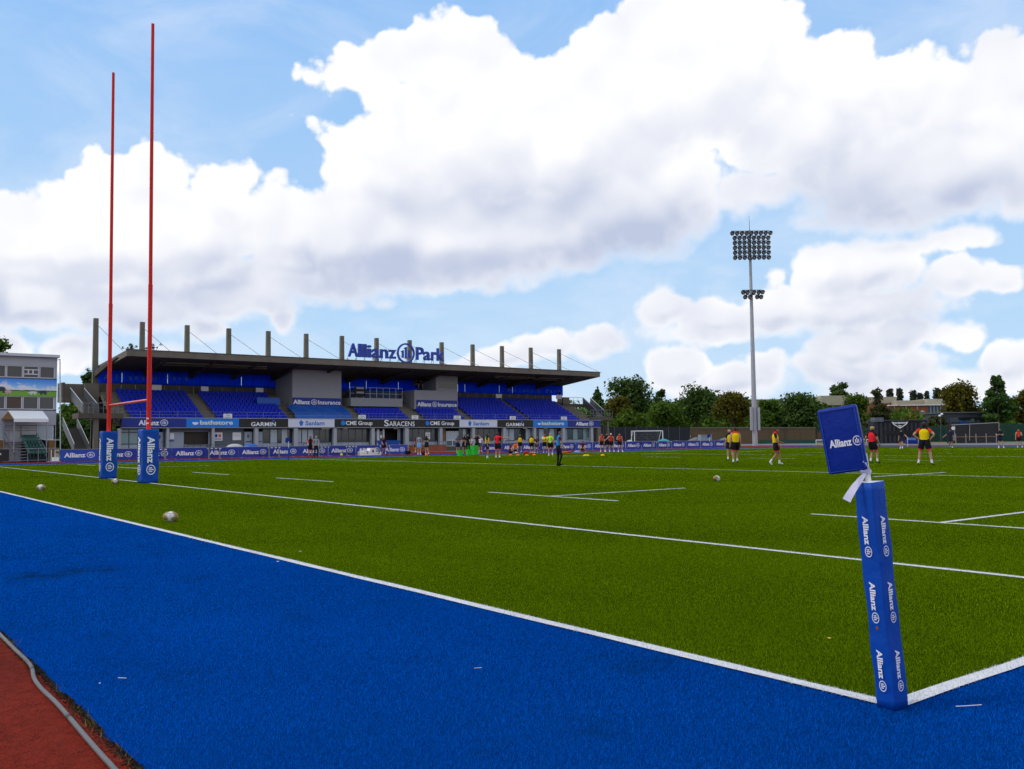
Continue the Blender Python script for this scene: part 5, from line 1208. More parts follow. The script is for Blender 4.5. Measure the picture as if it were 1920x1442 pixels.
tree(1501, 734, 812, 54, 215, 'dark', 'broad dark tree left of the foam flag', count=7500, group=G1)
tree(1577, 716, 760, 20, 340, 'dark', 'dark round treetop above the cream roof', count=3000, group=G1)
tree(1606, 736, 800, 34, 230, 'bright', 'bright green tree behind the foam flag', count=4200, group=G1)
tree(1650, 732, 812, 36, 212, 'olive', 'thin olive tree with bare twigs in front of the school', 'layered', count=3000, group=G1)
for i, (px, top, hw, lab) in enumerate(((1672, 731, 8, 'stubby poplar left of the tall poplar pair'), (1690, 729, 7, 'tallest narrow poplar above the school roof'), (1716, 733, 8, 'broad poplar at the middle of the school roof'), (1728, 738, 6, 'short poplar beside the middle poplar'), (1741, 735, 5, 'slim poplar right of the middle poplar'), (1761, 729, 9, 'bushy poplar left of the autumn tree'), (1774, 728, 8, 'poplar partly hidden by the autumn tree'))):
    tree(px, top, 765, hw, 430, 'poplar', lab, 'poplar', 900, .30, 'poplar_tree', 'tree', 'far poplars')
tree(1806, 714, 806, 52, 210, 'autumn', 'large brownish autumn tree above the clubhouse', count=7000, group=G1)
tree(1874, 702, 806, 40, 200, 'conifer', 'tall green tree with a pointed top near the right edge', 'spire', count=8000, group=G1)
tree(1876, 740, 812, 38, 203, 'mid', 'lower green tree under the pointed tree', count=4200, group=G1)
tree(1925, 728, 812, 36, 205, 'autumn', 'brown-green tree cut by the right edge', count=4200, group=G1)
tree(1712, 778, 800, 26, 195, 'yellow', 'clipped yellow-green hedge top above the stage trailer', 'round', 2200, .25, 'hedge', 'hedge')
tree(1760, 780, 815, 22, 200, 'olive', 'scrubby bush left of the clubhouse', count=1800, group=G1)
tree(1556, 770, 815, 30, 210, 'dark', 'dark bush left of the school building', count=2600, group=G1)
# around the stand and the left building
tree(-14, 628, 700, 34, 128, 'mid', 'treetop showing above the commentary building', count=2600, leaf=.5)
tree(166, 683, 790, 22, 128, 'dark', 'dark leafy tree beside the first roof column', count=3000, leaf=.5)
tree(138, 742, 850, 34, 122, 'mid', 'green tree behind the left stand stairs', count=3600, leaf=.5)
tree(178, 776, 850, 28, 120, 'dark', 'dark shrub under the left stand stairs', count=2600, leaf=.5)
tree(150, 790, 852, 40, 118, 'dark', 'dark low shrub filling the space behind the left stand stairs', count=4200, leaf=.5)
tree(112, 775, 852, 26, 124, 'dark', 'dark shrub beside the commentary building', count=2200, leaf=.5)
for px, lab in ((247, 'weeds growing on the roof edge left of the second column'), (287, 'weeds growing on the roof right of the second column')):
    q = PY(px, 657, YF + 3.0); rng = np.random.default_rng(px); t = thing('roof_weeds', q, lab, 'plant'); cl = []
    mb = MB()
    for k in range(7):
        tip = q + Vector((rng.normal() * .5, rng.normal() * .3, .15 + .6 * rng.random())); mb.path([(q.x + rng.normal() * .3, q.y, q.z - .3), tuple((q + tip) / 2), tuple(tip)], [.03, .02, .008], 4); cl += [(tip, .14, .14, .14), ((q + tip) / 2 , .12, .12, .12)]
    mb.build('stems', m_bark, t); link('leaves', quadmesh('leaves', leaves(cl, 300, .065, rng), LM['dark']), t)
# a far wood closes the horizon between the trees
rng = np.random.default_rng(5); cl = []
for k in range(210):
    px = 1050 + 950 * rng.random(); d = 270 + 90 * rng.random(); q = PD(px, 800, d); q.z = 3 + (8.5 if px < 1560 else 3.5) * rng.random(); cl.append((q, 5, 5, 3.4))
for k in range(70):
    px = -250 + 480 * rng.random(); d = 150 + 40 * rng.random(); q = PD(px, 800, d); q.z = 2.5 + 2 * rng.random(); cl.append((q, 4, 4, 2.6))
o = link('distant_wood', quadmesh('distant_wood', leaves(cl, 64000, .55, rng), LM['mid']), None, 'dark mass of trees and hedges along the horizon', 'trees', kind='stuff')
# ------------------------------------------------------------------ people
SK = [mat('skin_a', (.42, .235, .16), .55, .06, 8.), mat('skin_b', (.33, .16, .095), .55, .06, 8.), mat('skin_c', (.10, .048, .028), .5, .06, 8.)]
def cloth(name, c): return mat('cloth_' + name, c, .85, .12, 9., .1, spec=.15)
CL = {k: cloth(k, v) for k, v in {'yellow': (.72, .50, .004), 'red': (.72, .015, .03), 'scarlet': (.62, .03, .015), 'black': (.010, .010, .014), 'navy': (.014, .018, .045), 'maroon': (.11, .010, .022), 'cyan': (.012, .22, .50),
      'fluo': (.50, .72, .02), 'grey': (.24, .26, .30), 'lightblue': (.22, .38, .62), 'white': (.70, .70, .72), 'orange': (.75, .16, .01), 'green': (.03, .42, .08), 'slate': (.08, .09, .12)}.items()}
HR = {'dark': mat('hair_dark', (.022, .014, .010), .7, .2, 20.), 'blond': mat('hair_blond', (.36, .22, .09), .7, .2, 20.), 'grey': mat('hair_grey', (.32, .31, .30), .7, .2, 20.), 'brown': mat('hair_brown', (.08, .04, .02), .7, .2, 20.), 'cap': CL['white']}
ARM = {'down': ((.05, -.02, -.29), (.065, .05, -.54)), 'hips': ((.21, -.10, -.20), (.02, .03, -.40)), 'cross': ((.07, .09, -.27), (-.15, .24, -.20)), 'fwd': ((.04, .07, -.28), (.0, .30, -.38)), 'low': ((.05, .06, -.28), (.03, .20, -.50)),
       'point': ((.27, .10, -.04), (.54, .16, -.03)), 'out': ((.20, .04, -.20), (.38, .16, -.34)), 'head': ((.18, .12, .03), (.02, .10, .20)), 'knee': ((.06, .19, -.21), (.02, .40, -.30)), 'back': ((.09, -.12, -.26), (-.08, -.14, -.42)), 'swing': ((.06, -.14, -.25), (.09, -.10, -.50))}
LEG = {'stand': ((.015, .03, -.43), (.03, -.01, -.86)), 'wide': ((.09, .04, -.43), (.16, -.01, -.85)), 'fwd': ((.01, .17, -.40), (.02, .16, -.83)), 'back': ((.01, .03, -.43), (.02, -.27, -.77)), 'sit': ((.07, .34, .26), (.05, .66, -.06)), 'crouch': ((.13, .30, .10), (.12, .04, -.28)), 'bent': ((.05, .14, -.40), (.05, .0, -.82))}
PEND = []
def person(px, py, h, face, top, bottom='black', arms=('down', 'down'), legs=('stand', 'stand'), skin=0, hair='brown', lab='', sleeve=None, sock='white', shoe='black', hem=None, bib=None, lean=0., trousers=False, loc=None, group=None, nod=0., vest=False, cat='person'):
    loc = Vector(loc) if loc is not None else G(px, py, .012)
    J = {}
    sit = legs[0] in ('sit', 'crouch')
    H_ = {}
    low = min(LEG[l][1][2] for l in legs); hz = .09 - low if legs[0] != 'sit' else .16
    pel = Vector((0, 0, hz + .045)); tl = R(lean)
    def tor(x, y, z):
        v = Vector((x, y, z)); c, s = math.cos(tl), math.sin(tl); return pel + Vector((v.x, v.y * c + v.z * s, v.z * c - v.y * s))
    J['pel'] = pel; J['sp'] = tor(0, .005, .16); J['ch'] = tor(0, .0, .34); J['nb'] = tor(0, -.01, .49); J['nk'] = tor(0, .012, .565)
    nd = R(nod); J['hd'] = J['nk'] + Vector((0, .03 + .07 * math.sin(nd), .085 * math.cos(nd))); J['ht'] = J['hd'] + Vector((0, .01 + .06 * math.sin(nd), .085 * math.cos(nd)))
    E = [('pel', 'sp'), ('sp', 'ch'), ('ch', 'nb'), ('nb', 'nk'), ('nk', 'hd'), ('hd', 'ht')]
    rad = {'pel': .132, 'sp': .125, 'ch': .158, 'nb': .085, 'nk': .056, 'hd': .092, 'ht': .066}
    for i, s in ((0, -1), (1, 1)):
        k = 'LR'[i]; a = ARM[arms[i]]; l = LEG[legs[i]]; J['sh' + k] = tor(s * .185, 0, .455); sh_ = J['sh' + k]
        J['el' + k] = sh_ + Vector((s * a[0][0], a[0][1], a[0][2])); J['wr' + k] = sh_ + Vector((s * a[1][0], a[1][1], a[1][2]))
        dv = (J['wr' + k] - J['el' + k]).normalized(); J['ha' + k] = J['wr' + k] + dv * .085
        J['hi' + k] = pel + Vector((s * .095, 0, -.045)); hp_ = J['hi' + k]; J['kn' + k] = hp_ + Vector((s * l[0][0], l[0][1], l[0][2])); J['an' + k] = hp_ + Vector((s * l[1][0], l[1][1], l[1][2]))
        toe = Vector((s * .03, .17, -.045)); 
        if legs[i] == 'back': toe = Vector((0, .10, -.14))
        J['to' + k] = J['an' + k] + toe; J['he' + k] = J['an' + k] + Vector((0, -.05, -.04))
        E += [('nb', 'sh' + k), ('sh' + k, 'el' + k), ('el' + k, 'wr' + k), ('wr' + k, 'ha' + k), ('pel', 'hi' + k), ('hi' + k, 'kn' + k), ('kn' + k, 'an' + k), ('an' + k, 'to' + k), ('an' + k, 'he' + k)]
        rad.update({'sh' + k: .078, 'el' + k: .047, 'wr' + k: .031, 'ha' + k: .036, 'hi' + k: .105, 'kn' + k: .062, 'an' + k: .042, 'to' + k: .036, 'he' + k: .036})
    names = list(J); ix = {n: i for i, n in enumerate(names)}
    me = bpy.data.meshes.new('person'); me.from_pydata([tuple(J[n]) for n in names], [(ix[a], ix[b]) for a, b in E], []); me.update()
    o = bpy.data.objects.new('person_rig', me); COL.objects.link(o)
    md = o.modifiers.new('skin', 'SKIN'); md.use_smooth_shade = True; md.branch_smoothing = .4
    for n in names:
        sv = me.skin_vertices[0].data[ix[n]]; r = rad[n]; fx = 1.0; sv.radius = (r, r * (.80 if n in ('pel', 'sp', 'ch') else 1.0)); sv.use_root = (n == 'pel')
    o.modifiers.new('sub', 'SUBSURF').levels = 1
    PEND.append((o, J, E, dict(loc=loc, h=h, face=face, top=top, bottom=bottom, sleeve=sleeve, sock=sock, shoe=shoe, hem=hem, bib=bib, trousers=trousers, skin=skin, hair=hair, lab=lab, group=group, vest=vest, legs=legs, cat=cat)))
def seg_t(p, a, b):
    ab = b - a; t = max(0, min(1, (p - a).dot(ab) / max(1e-9, ab.length_squared))); return t, (p - a - ab * t).length
def finish_people():
    bpy.context.view_layer.update(); dg = bpy.context.evaluated_depsgraph_get()
    for o, J, E, a in PEND:
        me = bpy.data.meshes.new_from_object(o.evaluated_get(dg)); bpy.data.objects.remove(o)
        top = CL[a['top']]; sl = CL[a['sleeve']] if a['sleeve'] else (SK[a['skin']] if a['vest'] else top); bot = CL[a['bottom']]
        mats = [SK[a['skin']], top, sl, bot, CL[a['sock']], CL[a['shoe']], CL[a['hem']] if a['hem'] else bot]
        me.materials.clear()
        for m in mats: me.materials.append(m)
        rng = random.Random(int(a['loc'].x * 100))
        mi = []
        for p in me.polygons:
            c = p.center; best = None
            for (n0, n1) in E:
                t, d = seg_t(c, J[n0], J[n1]); d /= {'sh': .07, 'el': .045, 'hi': .10, 'kn': .055}.get(n0[:2], .13 if n0 in ('pel', 'sp', 'ch') else .05)
                if best is None or d < best[0]: best = (d, n0[:2] if n0 not in ('pel',) else 'pel', n1[:2], t)
            _, n0, n1, t = best; k = 0
            if n0 in ('pel', 'sp', 'ch') or (n0 == 'nb' and n1 == 'sh'): k = 1
            if n0 == 'pel': k = 3 if (n1 == 'hi' or t < .25) else 1
            if n0 == 'nb' and n1 == 'nk': k = 1 if t < .35 else 0
            if n0 == 'nk' or n0 == 'hd': k = 0
            if n0 == 'sh': k = 2 if t < .62 else 0
            if n0 in ('el', 'wr'): k = 0
            if n0 == 'hi': k = 3 if (t < .50 or a['trousers']) else 0
            if n0 == 'kn': k = 3 if a['trousers'] else (4 if t > .62 else 0)
            if n0 == 'an': k = 5
            mi.append(k)
        me.polygons.foreach_set('material_index', mi)
        # face, ears and fingers joined to the body
        bm = bmesh.new(); bm.from_mesh(me)
        def add(mb, idx):
            vs_ = [bm.verts.new(v) for v in mb.v]
            for f in mb.f:
                try: q = bm.faces.new([vs_[i] for i in f]); q.material_index = idx; q.smooth = True
                except ValueError: pass
        hd = J['hd']; mb = MB(); mb.ball(hd + Vector((0, .098, -.005)), .013, .022, .022, 6, 4).ball(hd + Vector((.088, .0, -.005)), .012, .02, .03, 6, 4).ball(hd + Vector((-.088, .0, -.005)), .012, .02, .03, 6, 4); add(mb, 0)
        mb = MB(); mb.ball(hd + Vector((.034, .086, .022)), .011, .008, .008, 6, 4).ball(hd + Vector((-.034, .086, .022)), .011, .008, .008, 6, 4); add(mb, 5)
        mb = MB(); mb.ball(hd + Vector((0, .088, -.046)), .024, .008, .006, 6, 4); add(mb, 0)
        for s, k in ((-1, 'L'), (1, 'R')):
            w, h_ = J['wr' + k], J['ha' + k]; d = (h_ - w).normalized(); side = d.cross(Vector((0, 1, 0)) if abs(d.y) < .8 else Vector((1, 0, 0))).normalized(); nrm = side.cross(d)
            mb = MB()
            for q, (off, ln) in enumerate(((-.027, .060), (-.009, .072), (.009, .068), (.027, .052))):
                p0 = h_ + side * off - d * .01; mb.path([p0, p0 + d * ln * .6 + nrm * .006, p0 + d * ln + nrm * .022], [.0095, .0088, .0065], 5)
            p0 = w + side * .03 + d * .03; mb.path([p0, p0 + side * .022 + d * .03, p0 + side * .028 + d * .058 + nrm * .012], [.011, .010, .007], 5); add(mb, 0)
        bm.to_mesh(me); bm.free(); me.update()
        me.name = 'body'
        sc = a['h'] / 1.72; rz = -a['face']
        t = link('person', None, None, a['lab'], a['cat'], a['group']); t.empty_display_size = .1; t.location = a['loc']; t.rotation_euler = (0, 0, rz); t.scale = (sc, sc, sc)
        link('body', me, t)
        # hair
        hb = MB(); c = hd + Vector((0, -.012, .03)); hb.ball(c, .103, .112, .108, 14, 9); hv = [Vector(v) for v in hb.v]
        keep = [f for f in hb.f if (lambda q: q.z > c.z + .005 + (.05 if q.y > c.y + .05 else 0) or (q.y < c.y - .03 and q.z > c.z - .07))(sum((hv[i] for i in f), Vector()) / len(f))]
        h2 = MB(); h2.v = hb.v; h2.f = keep; h2.mi = [0] * len(keep); link('hair', h2.mesh('hair', HR[a['hair']], True), t)
        # loose shorts
        if not a['trousers']:
            sh_ = MB()
            for s, k in ((-1, 'L'), (1, 'R')):
                p0, p1 = J['hi' + k], J['kn' + k]; d = (p1 - p0).normalized(); L = (p1 - p0).length
                pts = [p0 + Vector((-s * .02, 0, .12)), p0 + Vector((0, 0, .02)), p0 + d * L * .30, p0 + d * L * .60]; rr = [.105, .122, .118, .112]
                if a['hem']:
                    sh_.path(pts, rr, 12, 0, False); sh_.path([p0 + d * L * .60, p0 + d * L * .68], [.113, .113], 12, 1, False)
                else: sh_.path(pts, rr, 12, 0, False)
            link('shorts', sh_.mesh('shorts', [bot, CL[a['hem']] if a['hem'] else bot], True), t)
        if a['bib']:
            bb = MB(); pts = [J['pel'] + (J['sp'] - J['pel']) * .35, J['sp'], J['ch'], J['ch'] * .45 + J['nb'] * .55]; n = 16; ax = [(.18, .135), (.178, .132), (.205, .150), (.185, .12)]
            for p, (rx, ry) in zip(pts, ax):
                for j in range(n): w = 6.2832 * j / n; bb.v.append((p.x + rx * math.cos(w), p.y + ry * math.sin(w), p.z))
            for i in range(3):
                for j in range(n): bb.f.append([i*n+j, i*n+(j+1) % n, (i+1)*n+(j+1) % n, (i+1)*n+j]); bb.mi.append(0)
            p = J['nb']; o_ = len(bb.v)
            for j in range(n): w = 6.2832 * j / n; bb.v.append((p.x + .115 * math.cos(w), p.y + .085 * math.sin(w), p.z - .0))
            for j in range(n): bb.f.append([3*n+j, 3*n+(j+1) % n, o_+(j+1) % n, o_+j]); bb.mi.append(0)
            link('bib', bb.mesh('bib', CL[a['bib']], True), t)
V0 = YAW            # facing away from the camera
def aw(px): return YAW + math.atan((px - 960) / FPX)
RTF = lambda px, deg: aw(px) + R(deg)     # deg clockwise from straight away: 90 = to the right, 180 = at the camera
person(1735, 873, 1.98, RTF(1735, 8), 'black', 'black', ('hips', 'hips'), ('wide', 'wide'), 0, 'dark', 'player in yellow bib with hands on hips, back to camera', sleeve='scarlet', hem='red', bib='yellow')
person(1637, 869, 1.86, RTF(1637, 40), 'black', 'black', ('out', 'low'), ('bent', 'fwd'), 0, 'blond', 'blond player in red bib half hidden by the foam flag', sleeve='black', hem='red', bib='red')
person(1380, 870, 1.88, RTF(1380, -15), 'scarlet', 'black', ('down', 'down'), ('stand', 'fwd'), 0, 'dark', 'bare-armed player in yellow bib with red shirt tail, back to camera', hem='red', bib='yellow', vest=True)
person(1369, 864, 1.80, RTF(1369, -25), 'black', 'black', ('down', 'low'), ('stand', 'back'), 0, 'blond', 'player in yellow bib mostly hidden behind the bare-armed one', sleeve='black', bib='yellow')
person(1455, 872, 1.84, RTF(1455, 88), 'scarlet', 'black', ('fwd', 'low'), ('fwd', 'back'), 1, 'dark', 'player in yellow bib walking right below the mast, looking down', sleeve='black', hem='red', bib='yellow', shoe='white', nod=25)
person(1691, 842, 1.86, RTF(1691, 200), 'black', 'navy', ('out', 'down'), ('fwd', 'stand'), 0, 'brown', 'far player in black top holding out an arm before the stage trailer', shoe='white')
person(1783, 842, 1.84, RTF(1783, 190), 'navy', 'navy', ('down', 'out'), ('stand', 'back'), 1, 'dark', 'far player in navy striding in front of the box trailer')
person(1876, 841, 1.88, RTF(1876, 185), 'black', 'navy', ('cross', 'cross'), ('wide', 'stand'), 0, 'brown', 'far person in black with folded arms near the right edge', shoe='white')
person(1911, 841, 1.82, RTF(1911, 170), 'scarlet', 'black', ('cross', 'down'), ('wide', 'stand'), 0, 'brown', 'player in red vest at the right edge', vest=True, shoe='orange')
person(1047, 875, 1.76, RTF(1047, 75), 'cyan', 'black', ('low', 'low'), ('stand', 'bent'), 0, 'brown', 'coach in light blue shirt and long black trousers looking down', sleeve='maroon', trousers=True, lean=6, nod=30)
person(914, 861, 1.84, RTF(914, 95), 'black', 'black', ('down', 'down'), ('stand', 'stand'), 1, 'dark', 'player in yellow bib and green boots facing right', sleeve='black', bib='yellow', shoe='green')
person(933.5, 861, 1.86, RTF(933, 20), 'red', 'black', ('down', 'point'), ('stand', 'stand'), 0, 'dark', 'player in red shirt pointing to the right with a straight arm', hem='red')
person(1032, 856, 1.82, RTF(1032, 10), 'fluo', 'black', ('down', 'down'), ('stand', 'bent'), 0, 'blond', 'blond player in fluorescent yellow-green shirt, back to camera', shoe='white', hem='red')
GP = 'people training on the far side'
person(1022, 852, 1.86, RTF(1022, 170), 'scarlet', 'black', ('cross', 'cross'), ('stand', 'stand'), 1, 'dark', 'player in yellow bib and red hem left of the fluorescent shirt', sleeve='white', bib='yellow', group=GP)
person(1005, 852, 1.66, RTF(1005, 150), 'slate', 'slate', ('down', 'fwd'), ('bent', 'stand'), 0, 'brown', 'person in grey bib bending forward by the boards', sleeve='maroon', lean=25, group=GP)
person(997, 852, 1.80, RTF(997, 175), 'black', 'black', ('back', 'back'), ('stand', 'stand'), 1, 'dark', 'player in yellow bib left of the bending person', bib='yellow', group=GP)
person(975, 850, 1.84, RTF(975, 160), 'black', 'black', ('hips', 'down'), ('stand', 'wide'), 0, 'brown', 'player in yellow bib standing over the crouching one', bib='yellow', group=GP)
person(968, 853, 1.80, RTF(968, 200), 'orange', 'black', ('knee', 'knee'), ('crouch', 'crouch'), 0, 'blond', 'player crouching in orange and yellow', lean=20, group=GP)
person(956, 852, 1.80, RTF(956, 110), 'maroon', 'black', ('knee', 'knee'), ('sit', 'sit'), 0, 'dark', 'player in maroon sitting on the ground hugging knees', lean=8, group=GP)
person(895, 852, 1.82, RTF(895, 190), 'black', 'black', ('head', 'head'), ('stand', 'wide'), 0, 'brown', 'person in black with hands raised to the face by the bins', sleeve='maroon', group=GP, shoe='white')
person(901, 849, 1.76, RTF(901, 190), 'white', 'slate', ('down', 'down'), ('stand', 'stand'), 0, 'dark', 'person in white shirt behind the one raising hands', group=GP)
person(883, 847, 1.66, RTF(883, 180), 'white', 'black', ('down', 'fwd'), ('stand', 'stand'), 0, 'dark', 'dark-haired person in white behind the green bins', group=GP, trousers=True)
person(871, 853, 1.84, RTF(871, 185), 'black', 'black', ('cross', 'cross'), ('wide', 'stand'), 0, 'dark', 'person in black shirt with folded arms left of the bins', sleeve='maroon', group=GP)
person(877.5, 853, 1.86, RTF(877, 170), 'black', 'black', ('down', 'down'), ('stand', 'fwd'), 0, 'brown', 'person in long black trousers next to the green bins', trousers=True, group=GP)
person(858.5, 852, 1.78, RTF(858, 165), 'slate', 'navy', ('cross', 'cross'), ('stand', 'stand'), 0, 'brown', 'person in dark grey vest beside the small green bin', group=GP)
person(800, 854, 1.86, RTF(800, 230), 'black', 'black', ('cross', 'cross'), ('wide', 'stand'), 0, 'grey', 'grey-haired person in black with folded arms by the planter', group=GP)
person(786, 854, 1.86, RTF(786, 30), 'grey', 'lightblue', ('down', 'low'), ('stand', 'stand'), 0, 'brown', 'person in grey shirt and light blue shorts, back to camera', group=GP, shoe='white')
person(779, 850, 1.74, RTF(779, 100), 'maroon', 'navy', ('down', 'down'), ('stand', 'stand'), 0, 'dark', 'person in maroon behind the light blue shorts', group=GP)
person(720, 853, 1.74, RTF(720, 160), 'black', 'black', ('down', 'fwd'), ('fwd', 'back'), 0, 'brown', 'person in black and maroon walking right of the podium', sleeve='maroon', group=GP)
person(582, 859, 1.80, RTF(582, 175), 'black', 'black', ('down', 'fwd'), ('stand', 'stand'), 0, 'dark', 'person in red and black at the track left of the grey polo', sleeve='red', sock='red', hem='red', group=GP)
person(593, 859, 1.82, RTF(593, 190), 'grey', 'black', ('fwd', 'down'), ('stand', 'stand'), 0, 'grey', 'person in grey polo shirt and black trousers on the track', trousers=True, group=GP)
person(1094, 851, 1.80, RTF(1094, 200), 'maroon', 'maroon', ('knee', 'knee'), ('crouch', 'crouch'), 0, 'dark', 'player in maroon crouching alone before the boards', lean=22, group=GP)
for px, top, hr, lab, ar in ((1129, 'scarlet', 'dark', 'leftmost of the four in the red-shirted group', ('cross', 'down')), (1138, 'black', 'brown', 'person in black within the red-shirted group', ('down', 'down')), (1146, 'scarlet', 'cap', 'red-shirted player in a white cap', ('down', 'out')), (1162, 'scarlet', 'dark', 'rightmost player of the red-shirted group', ('down', 'cross'))):
    person(px, 848.5, 1.84, RTF(px, 180), top, 'black', ar, ('wide', 'stand'), 0, hr, lab, vest=(top == 'scarlet'), shoe='white', group=GP)
zst = zx(820, 732.5, YX)
for px, lab in ((781, 'left of two dark figures high in the stand'), (789, 'right of two dark figures high in the stand')):
    q = PY(px, 733, YX + 1.5); person(0, 0, 1.75, RTF(px, 185), 'black', 'black', ('down', 'cross'), ('stand', 'stand'), 0, 'dark', lab, trousers=True, loc=(q.x, YX + 1.5, zst - .35))
q = PY(1049, 742, YB + .5); person(0, 0, 1.75, RTF(1049, 185), 'navy', 'black', ('down', 'down'), ('stand', 'stand'), 0, 'dark', 'lone dark figure before the blue back wall at right', trousers=True, loc=(q.x, YB + .5, row(NR)[1]))
finish_people()
# ------------------------------------------------------------------ balls, cones, bins, hose, scraps
def ball_mat():
    m = bpy.data.materials.new('rugby_ball_skin'); m.use_nodes = True; t = m.node_tree; t.nodes.clear(); n = NT(t)
    out = n.new('ShaderNodeOutputMaterial'); b = n.new('ShaderNodeBsdfPrincipled'); t.links.new(b.outputs[0], out.inputs[0]); b.inputs['Roughness'].default_value = .55
    tc = n.new('ShaderNodeTexCoord').outputs['Object']; s = n.new('ShaderNodeSeparateXYZ'); n.put(s.inputs[0], tc)
    ax = n.m('ABSOLUTE', s.outputs[0]); ang = n.m('ARCTAN2', s.outputs[1], s.outputs[2])
    gold = n.ramp(n.m('ADD', n.m('MULTIPLY', ax, 1.0), n.m('MULTIPLY', n.m('COSINE', n.m('MULTIPLY', ang, 4)), .028)), .050, .058)
    c = n.mix(gold, (.62, .62, .60, 1), (.26, .17, .035, 1))
    seam = n.ramp(n.m('ABSOLUTE', n.m('SINE', n.m('MULTIPLY', n.m('ADD', ang, .5), 2))), .05, .12)
    c = n.mix(seam, (.03, .03, .035, 1), c); pr = n.ramp(n.noise(tc, 26, 2, .5), .60, .64)
    c = n.mix(n.m('MULTIPLY', pr, .75), c, (.10, .12, .17, 1)); n.put(b.inputs['Base Color'], c); return m
m_rb = ball_mat(); rb = MB(); nu, nv = 28, 18
rb.v.append((-.145, 0, 0))
for i in range(1, nv):
    x = -.145 + .29 * i / nv; r = .096 * (1 - (abs(x) / .145) ** 2.15) ** .55
    for j in range(nu): w = 6.28319 * j / nu; rb.v.append((x, r * math.cos(w), r * math.sin(w)))
rb.v.append((.145, 0, 0)); L_ = len(rb.v) - 1
for j in range(nu):
    k = (j + 1) % nu; rb.f.append([0, 1 + k, 1 + j]); rb.f.append([L_, 1 + (nv-2)*nu + j, 1 + (nv-2)*nu + k])
    for i in range(nv - 2): rb.f.append([1+i*nu+j, 1+i*nu+k, 1+(i+1)*nu+k, 1+(i+1)*nu+j])
rb.mi = [0] * len(rb.f); RBM = rb.mesh('rugby_ball', m_rb, True)
for px, py, ang, tilt, lab in ((320, 979, 20, 6, 'white and gold rugby ball nearest the camera, left of centre'), (77, 920, 5, 0, 'rugby ball lying near the left edge behind the dead-ball line'), (216.5, 907.5, 40, -8, 'rugby ball beside the farther padded goal post'), (1344, 903, 60, 10, 'rugby ball lying alone right of centre on the pitch')):
    g = G(px, py); o = link('rugby_ball', RBM, None, lab, 'rugby ball'); o.location = (g.x, g.y, .098 + (.0)); o.rotation_euler = (R(ang), R(tilt), -YAW + R(ang * .5))
for px, py, c, lab in ((640.5, 855, 'fluo', 'small fluorescent ball on the track left of the podium'), (799.5, 856, 'orange', 'orange and red ball at the feet by the planter')):
    g = G(px, py); o = MB().ball((0, 0, 0), .13, .13, .13, 16, 10).build('training_ball', CL[c], None, True, label=lab, cat='ball'); o.location = (g.x, g.y, .12)
cone = MB(); cone.path([(0, 0, 0), (0, 0, .02), (0, 0, .07)], [.15, .13, .05], 16, 0, True)
CN = {k: cone.mesh('marker_cone', CL[k], True) for k in ('orange', 'yellow')}
for px, py, c, lab in ((957.5, 854, 'orange', 'first orange marker disc from the left'), (971, 854, 'orange', 'second orange marker disc from the left'), (988, 854.2, 'orange', 'third orange marker disc from the left'), (1001.5, 853.6, 'orange', 'rightmost orange marker disc'), (1097, 854.6, 'yellow', 'yellow marker disc left of its neighbour'), (1101.5, 854.4, 'yellow', 'yellow marker disc of the close pair, right'), (1130, 854.2, 'yellow', 'yellow marker disc below the red-shirted group')):
    g = G(px, py); o = link('marker_disc', CN[c], None, lab, 'marker', 'training markers'); o.location = (g.x, g.y, .012); o.scale = (1.3, 1.3, 1.3)
m_bin = mat('bin_green', (.02, .46, .02), .5, .08)
for px, py, w, h, lab in ((862.5, 855, .42, .48, 'small bright green bin at the front'), (884.5, 852, .62, .85, 'large bright green bin behind the two dark figures'), (890, 852.4, .55, .85, 'bright green bin touching the large one'), (879, 853.5, .40, .5, 'narrow bright green bin between legs')):
    g = G(px, py); t = thing('green_bin', g, lab, 'bin', 'bright green kit bins'); o = MB().hexa([(g.x-w*.42, g.y-w*.42, 0), (g.x+w*.42, g.y-w*.42, 0), (g.x+w*.42, g.y+w*.42, 0), (g.x-w*.42, g.y+w*.42, 0), (g.x-w*.5, g.y-w*.5, h), (g.x+w*.5, g.y-w*.5, h), (g.x+w*.5, g.y+w*.5, h), (g.x-w*.5, g.y+w*.5, h)]).build('body', m_bin, t)
    rim = MB(); e = w * .5; rim.path([(g.x-e, g.y-e, h), (g.x+e, g.y-e, h), (g.x+e, g.y+e, h), (g.x-e, g.y+e, h), (g.x-e, g.y-e, h)], .025, 6); rim.build('rim', m_bin, t)
def bag(px, py, w, h, c, lab):
    g = G(px, py); t = thing('kit_bag', g, lab, 'bag', 'kit bags by the boards'); mb = MB(); mb.ball((g.x, g.y, h * .38), w * .38, .16, h * .42, 12, 7); mb.build('body', CL[c], t, True)
    MB().path([(g.x - w * .25, g.y, h * .9), (g.x - w * .1, g.y, h * 1.25), (g.x + w * .1, g.y, h * 1.25), (g.x + w * .25, g.y, h * .9)], .02, 5).build('handle', CL['black'], t)
for a in ((765, 852, 1.0, .5, 'black', 'black kit bag before the planter'), (793, 854, .9, .5, 'maroon', 'maroon bag behind the grey-haired person'), (987, 850.5, .9, .35, 'scarlet', 'red kit bag left of centre by the boards'), (998, 851, .6, .3, 'orange', 'orange kit bag by the boards'), (1060, 850, 1.0, .25, 'orange', 'flat orange bag right of the coach'), (1068, 849.5, .6, .25, 'scarlet', 'flat red bag right of the coach'), (1083, 850, 1.1, .35, 'lightblue', 'blue bag left of the lone crouching player')): bag(*a)
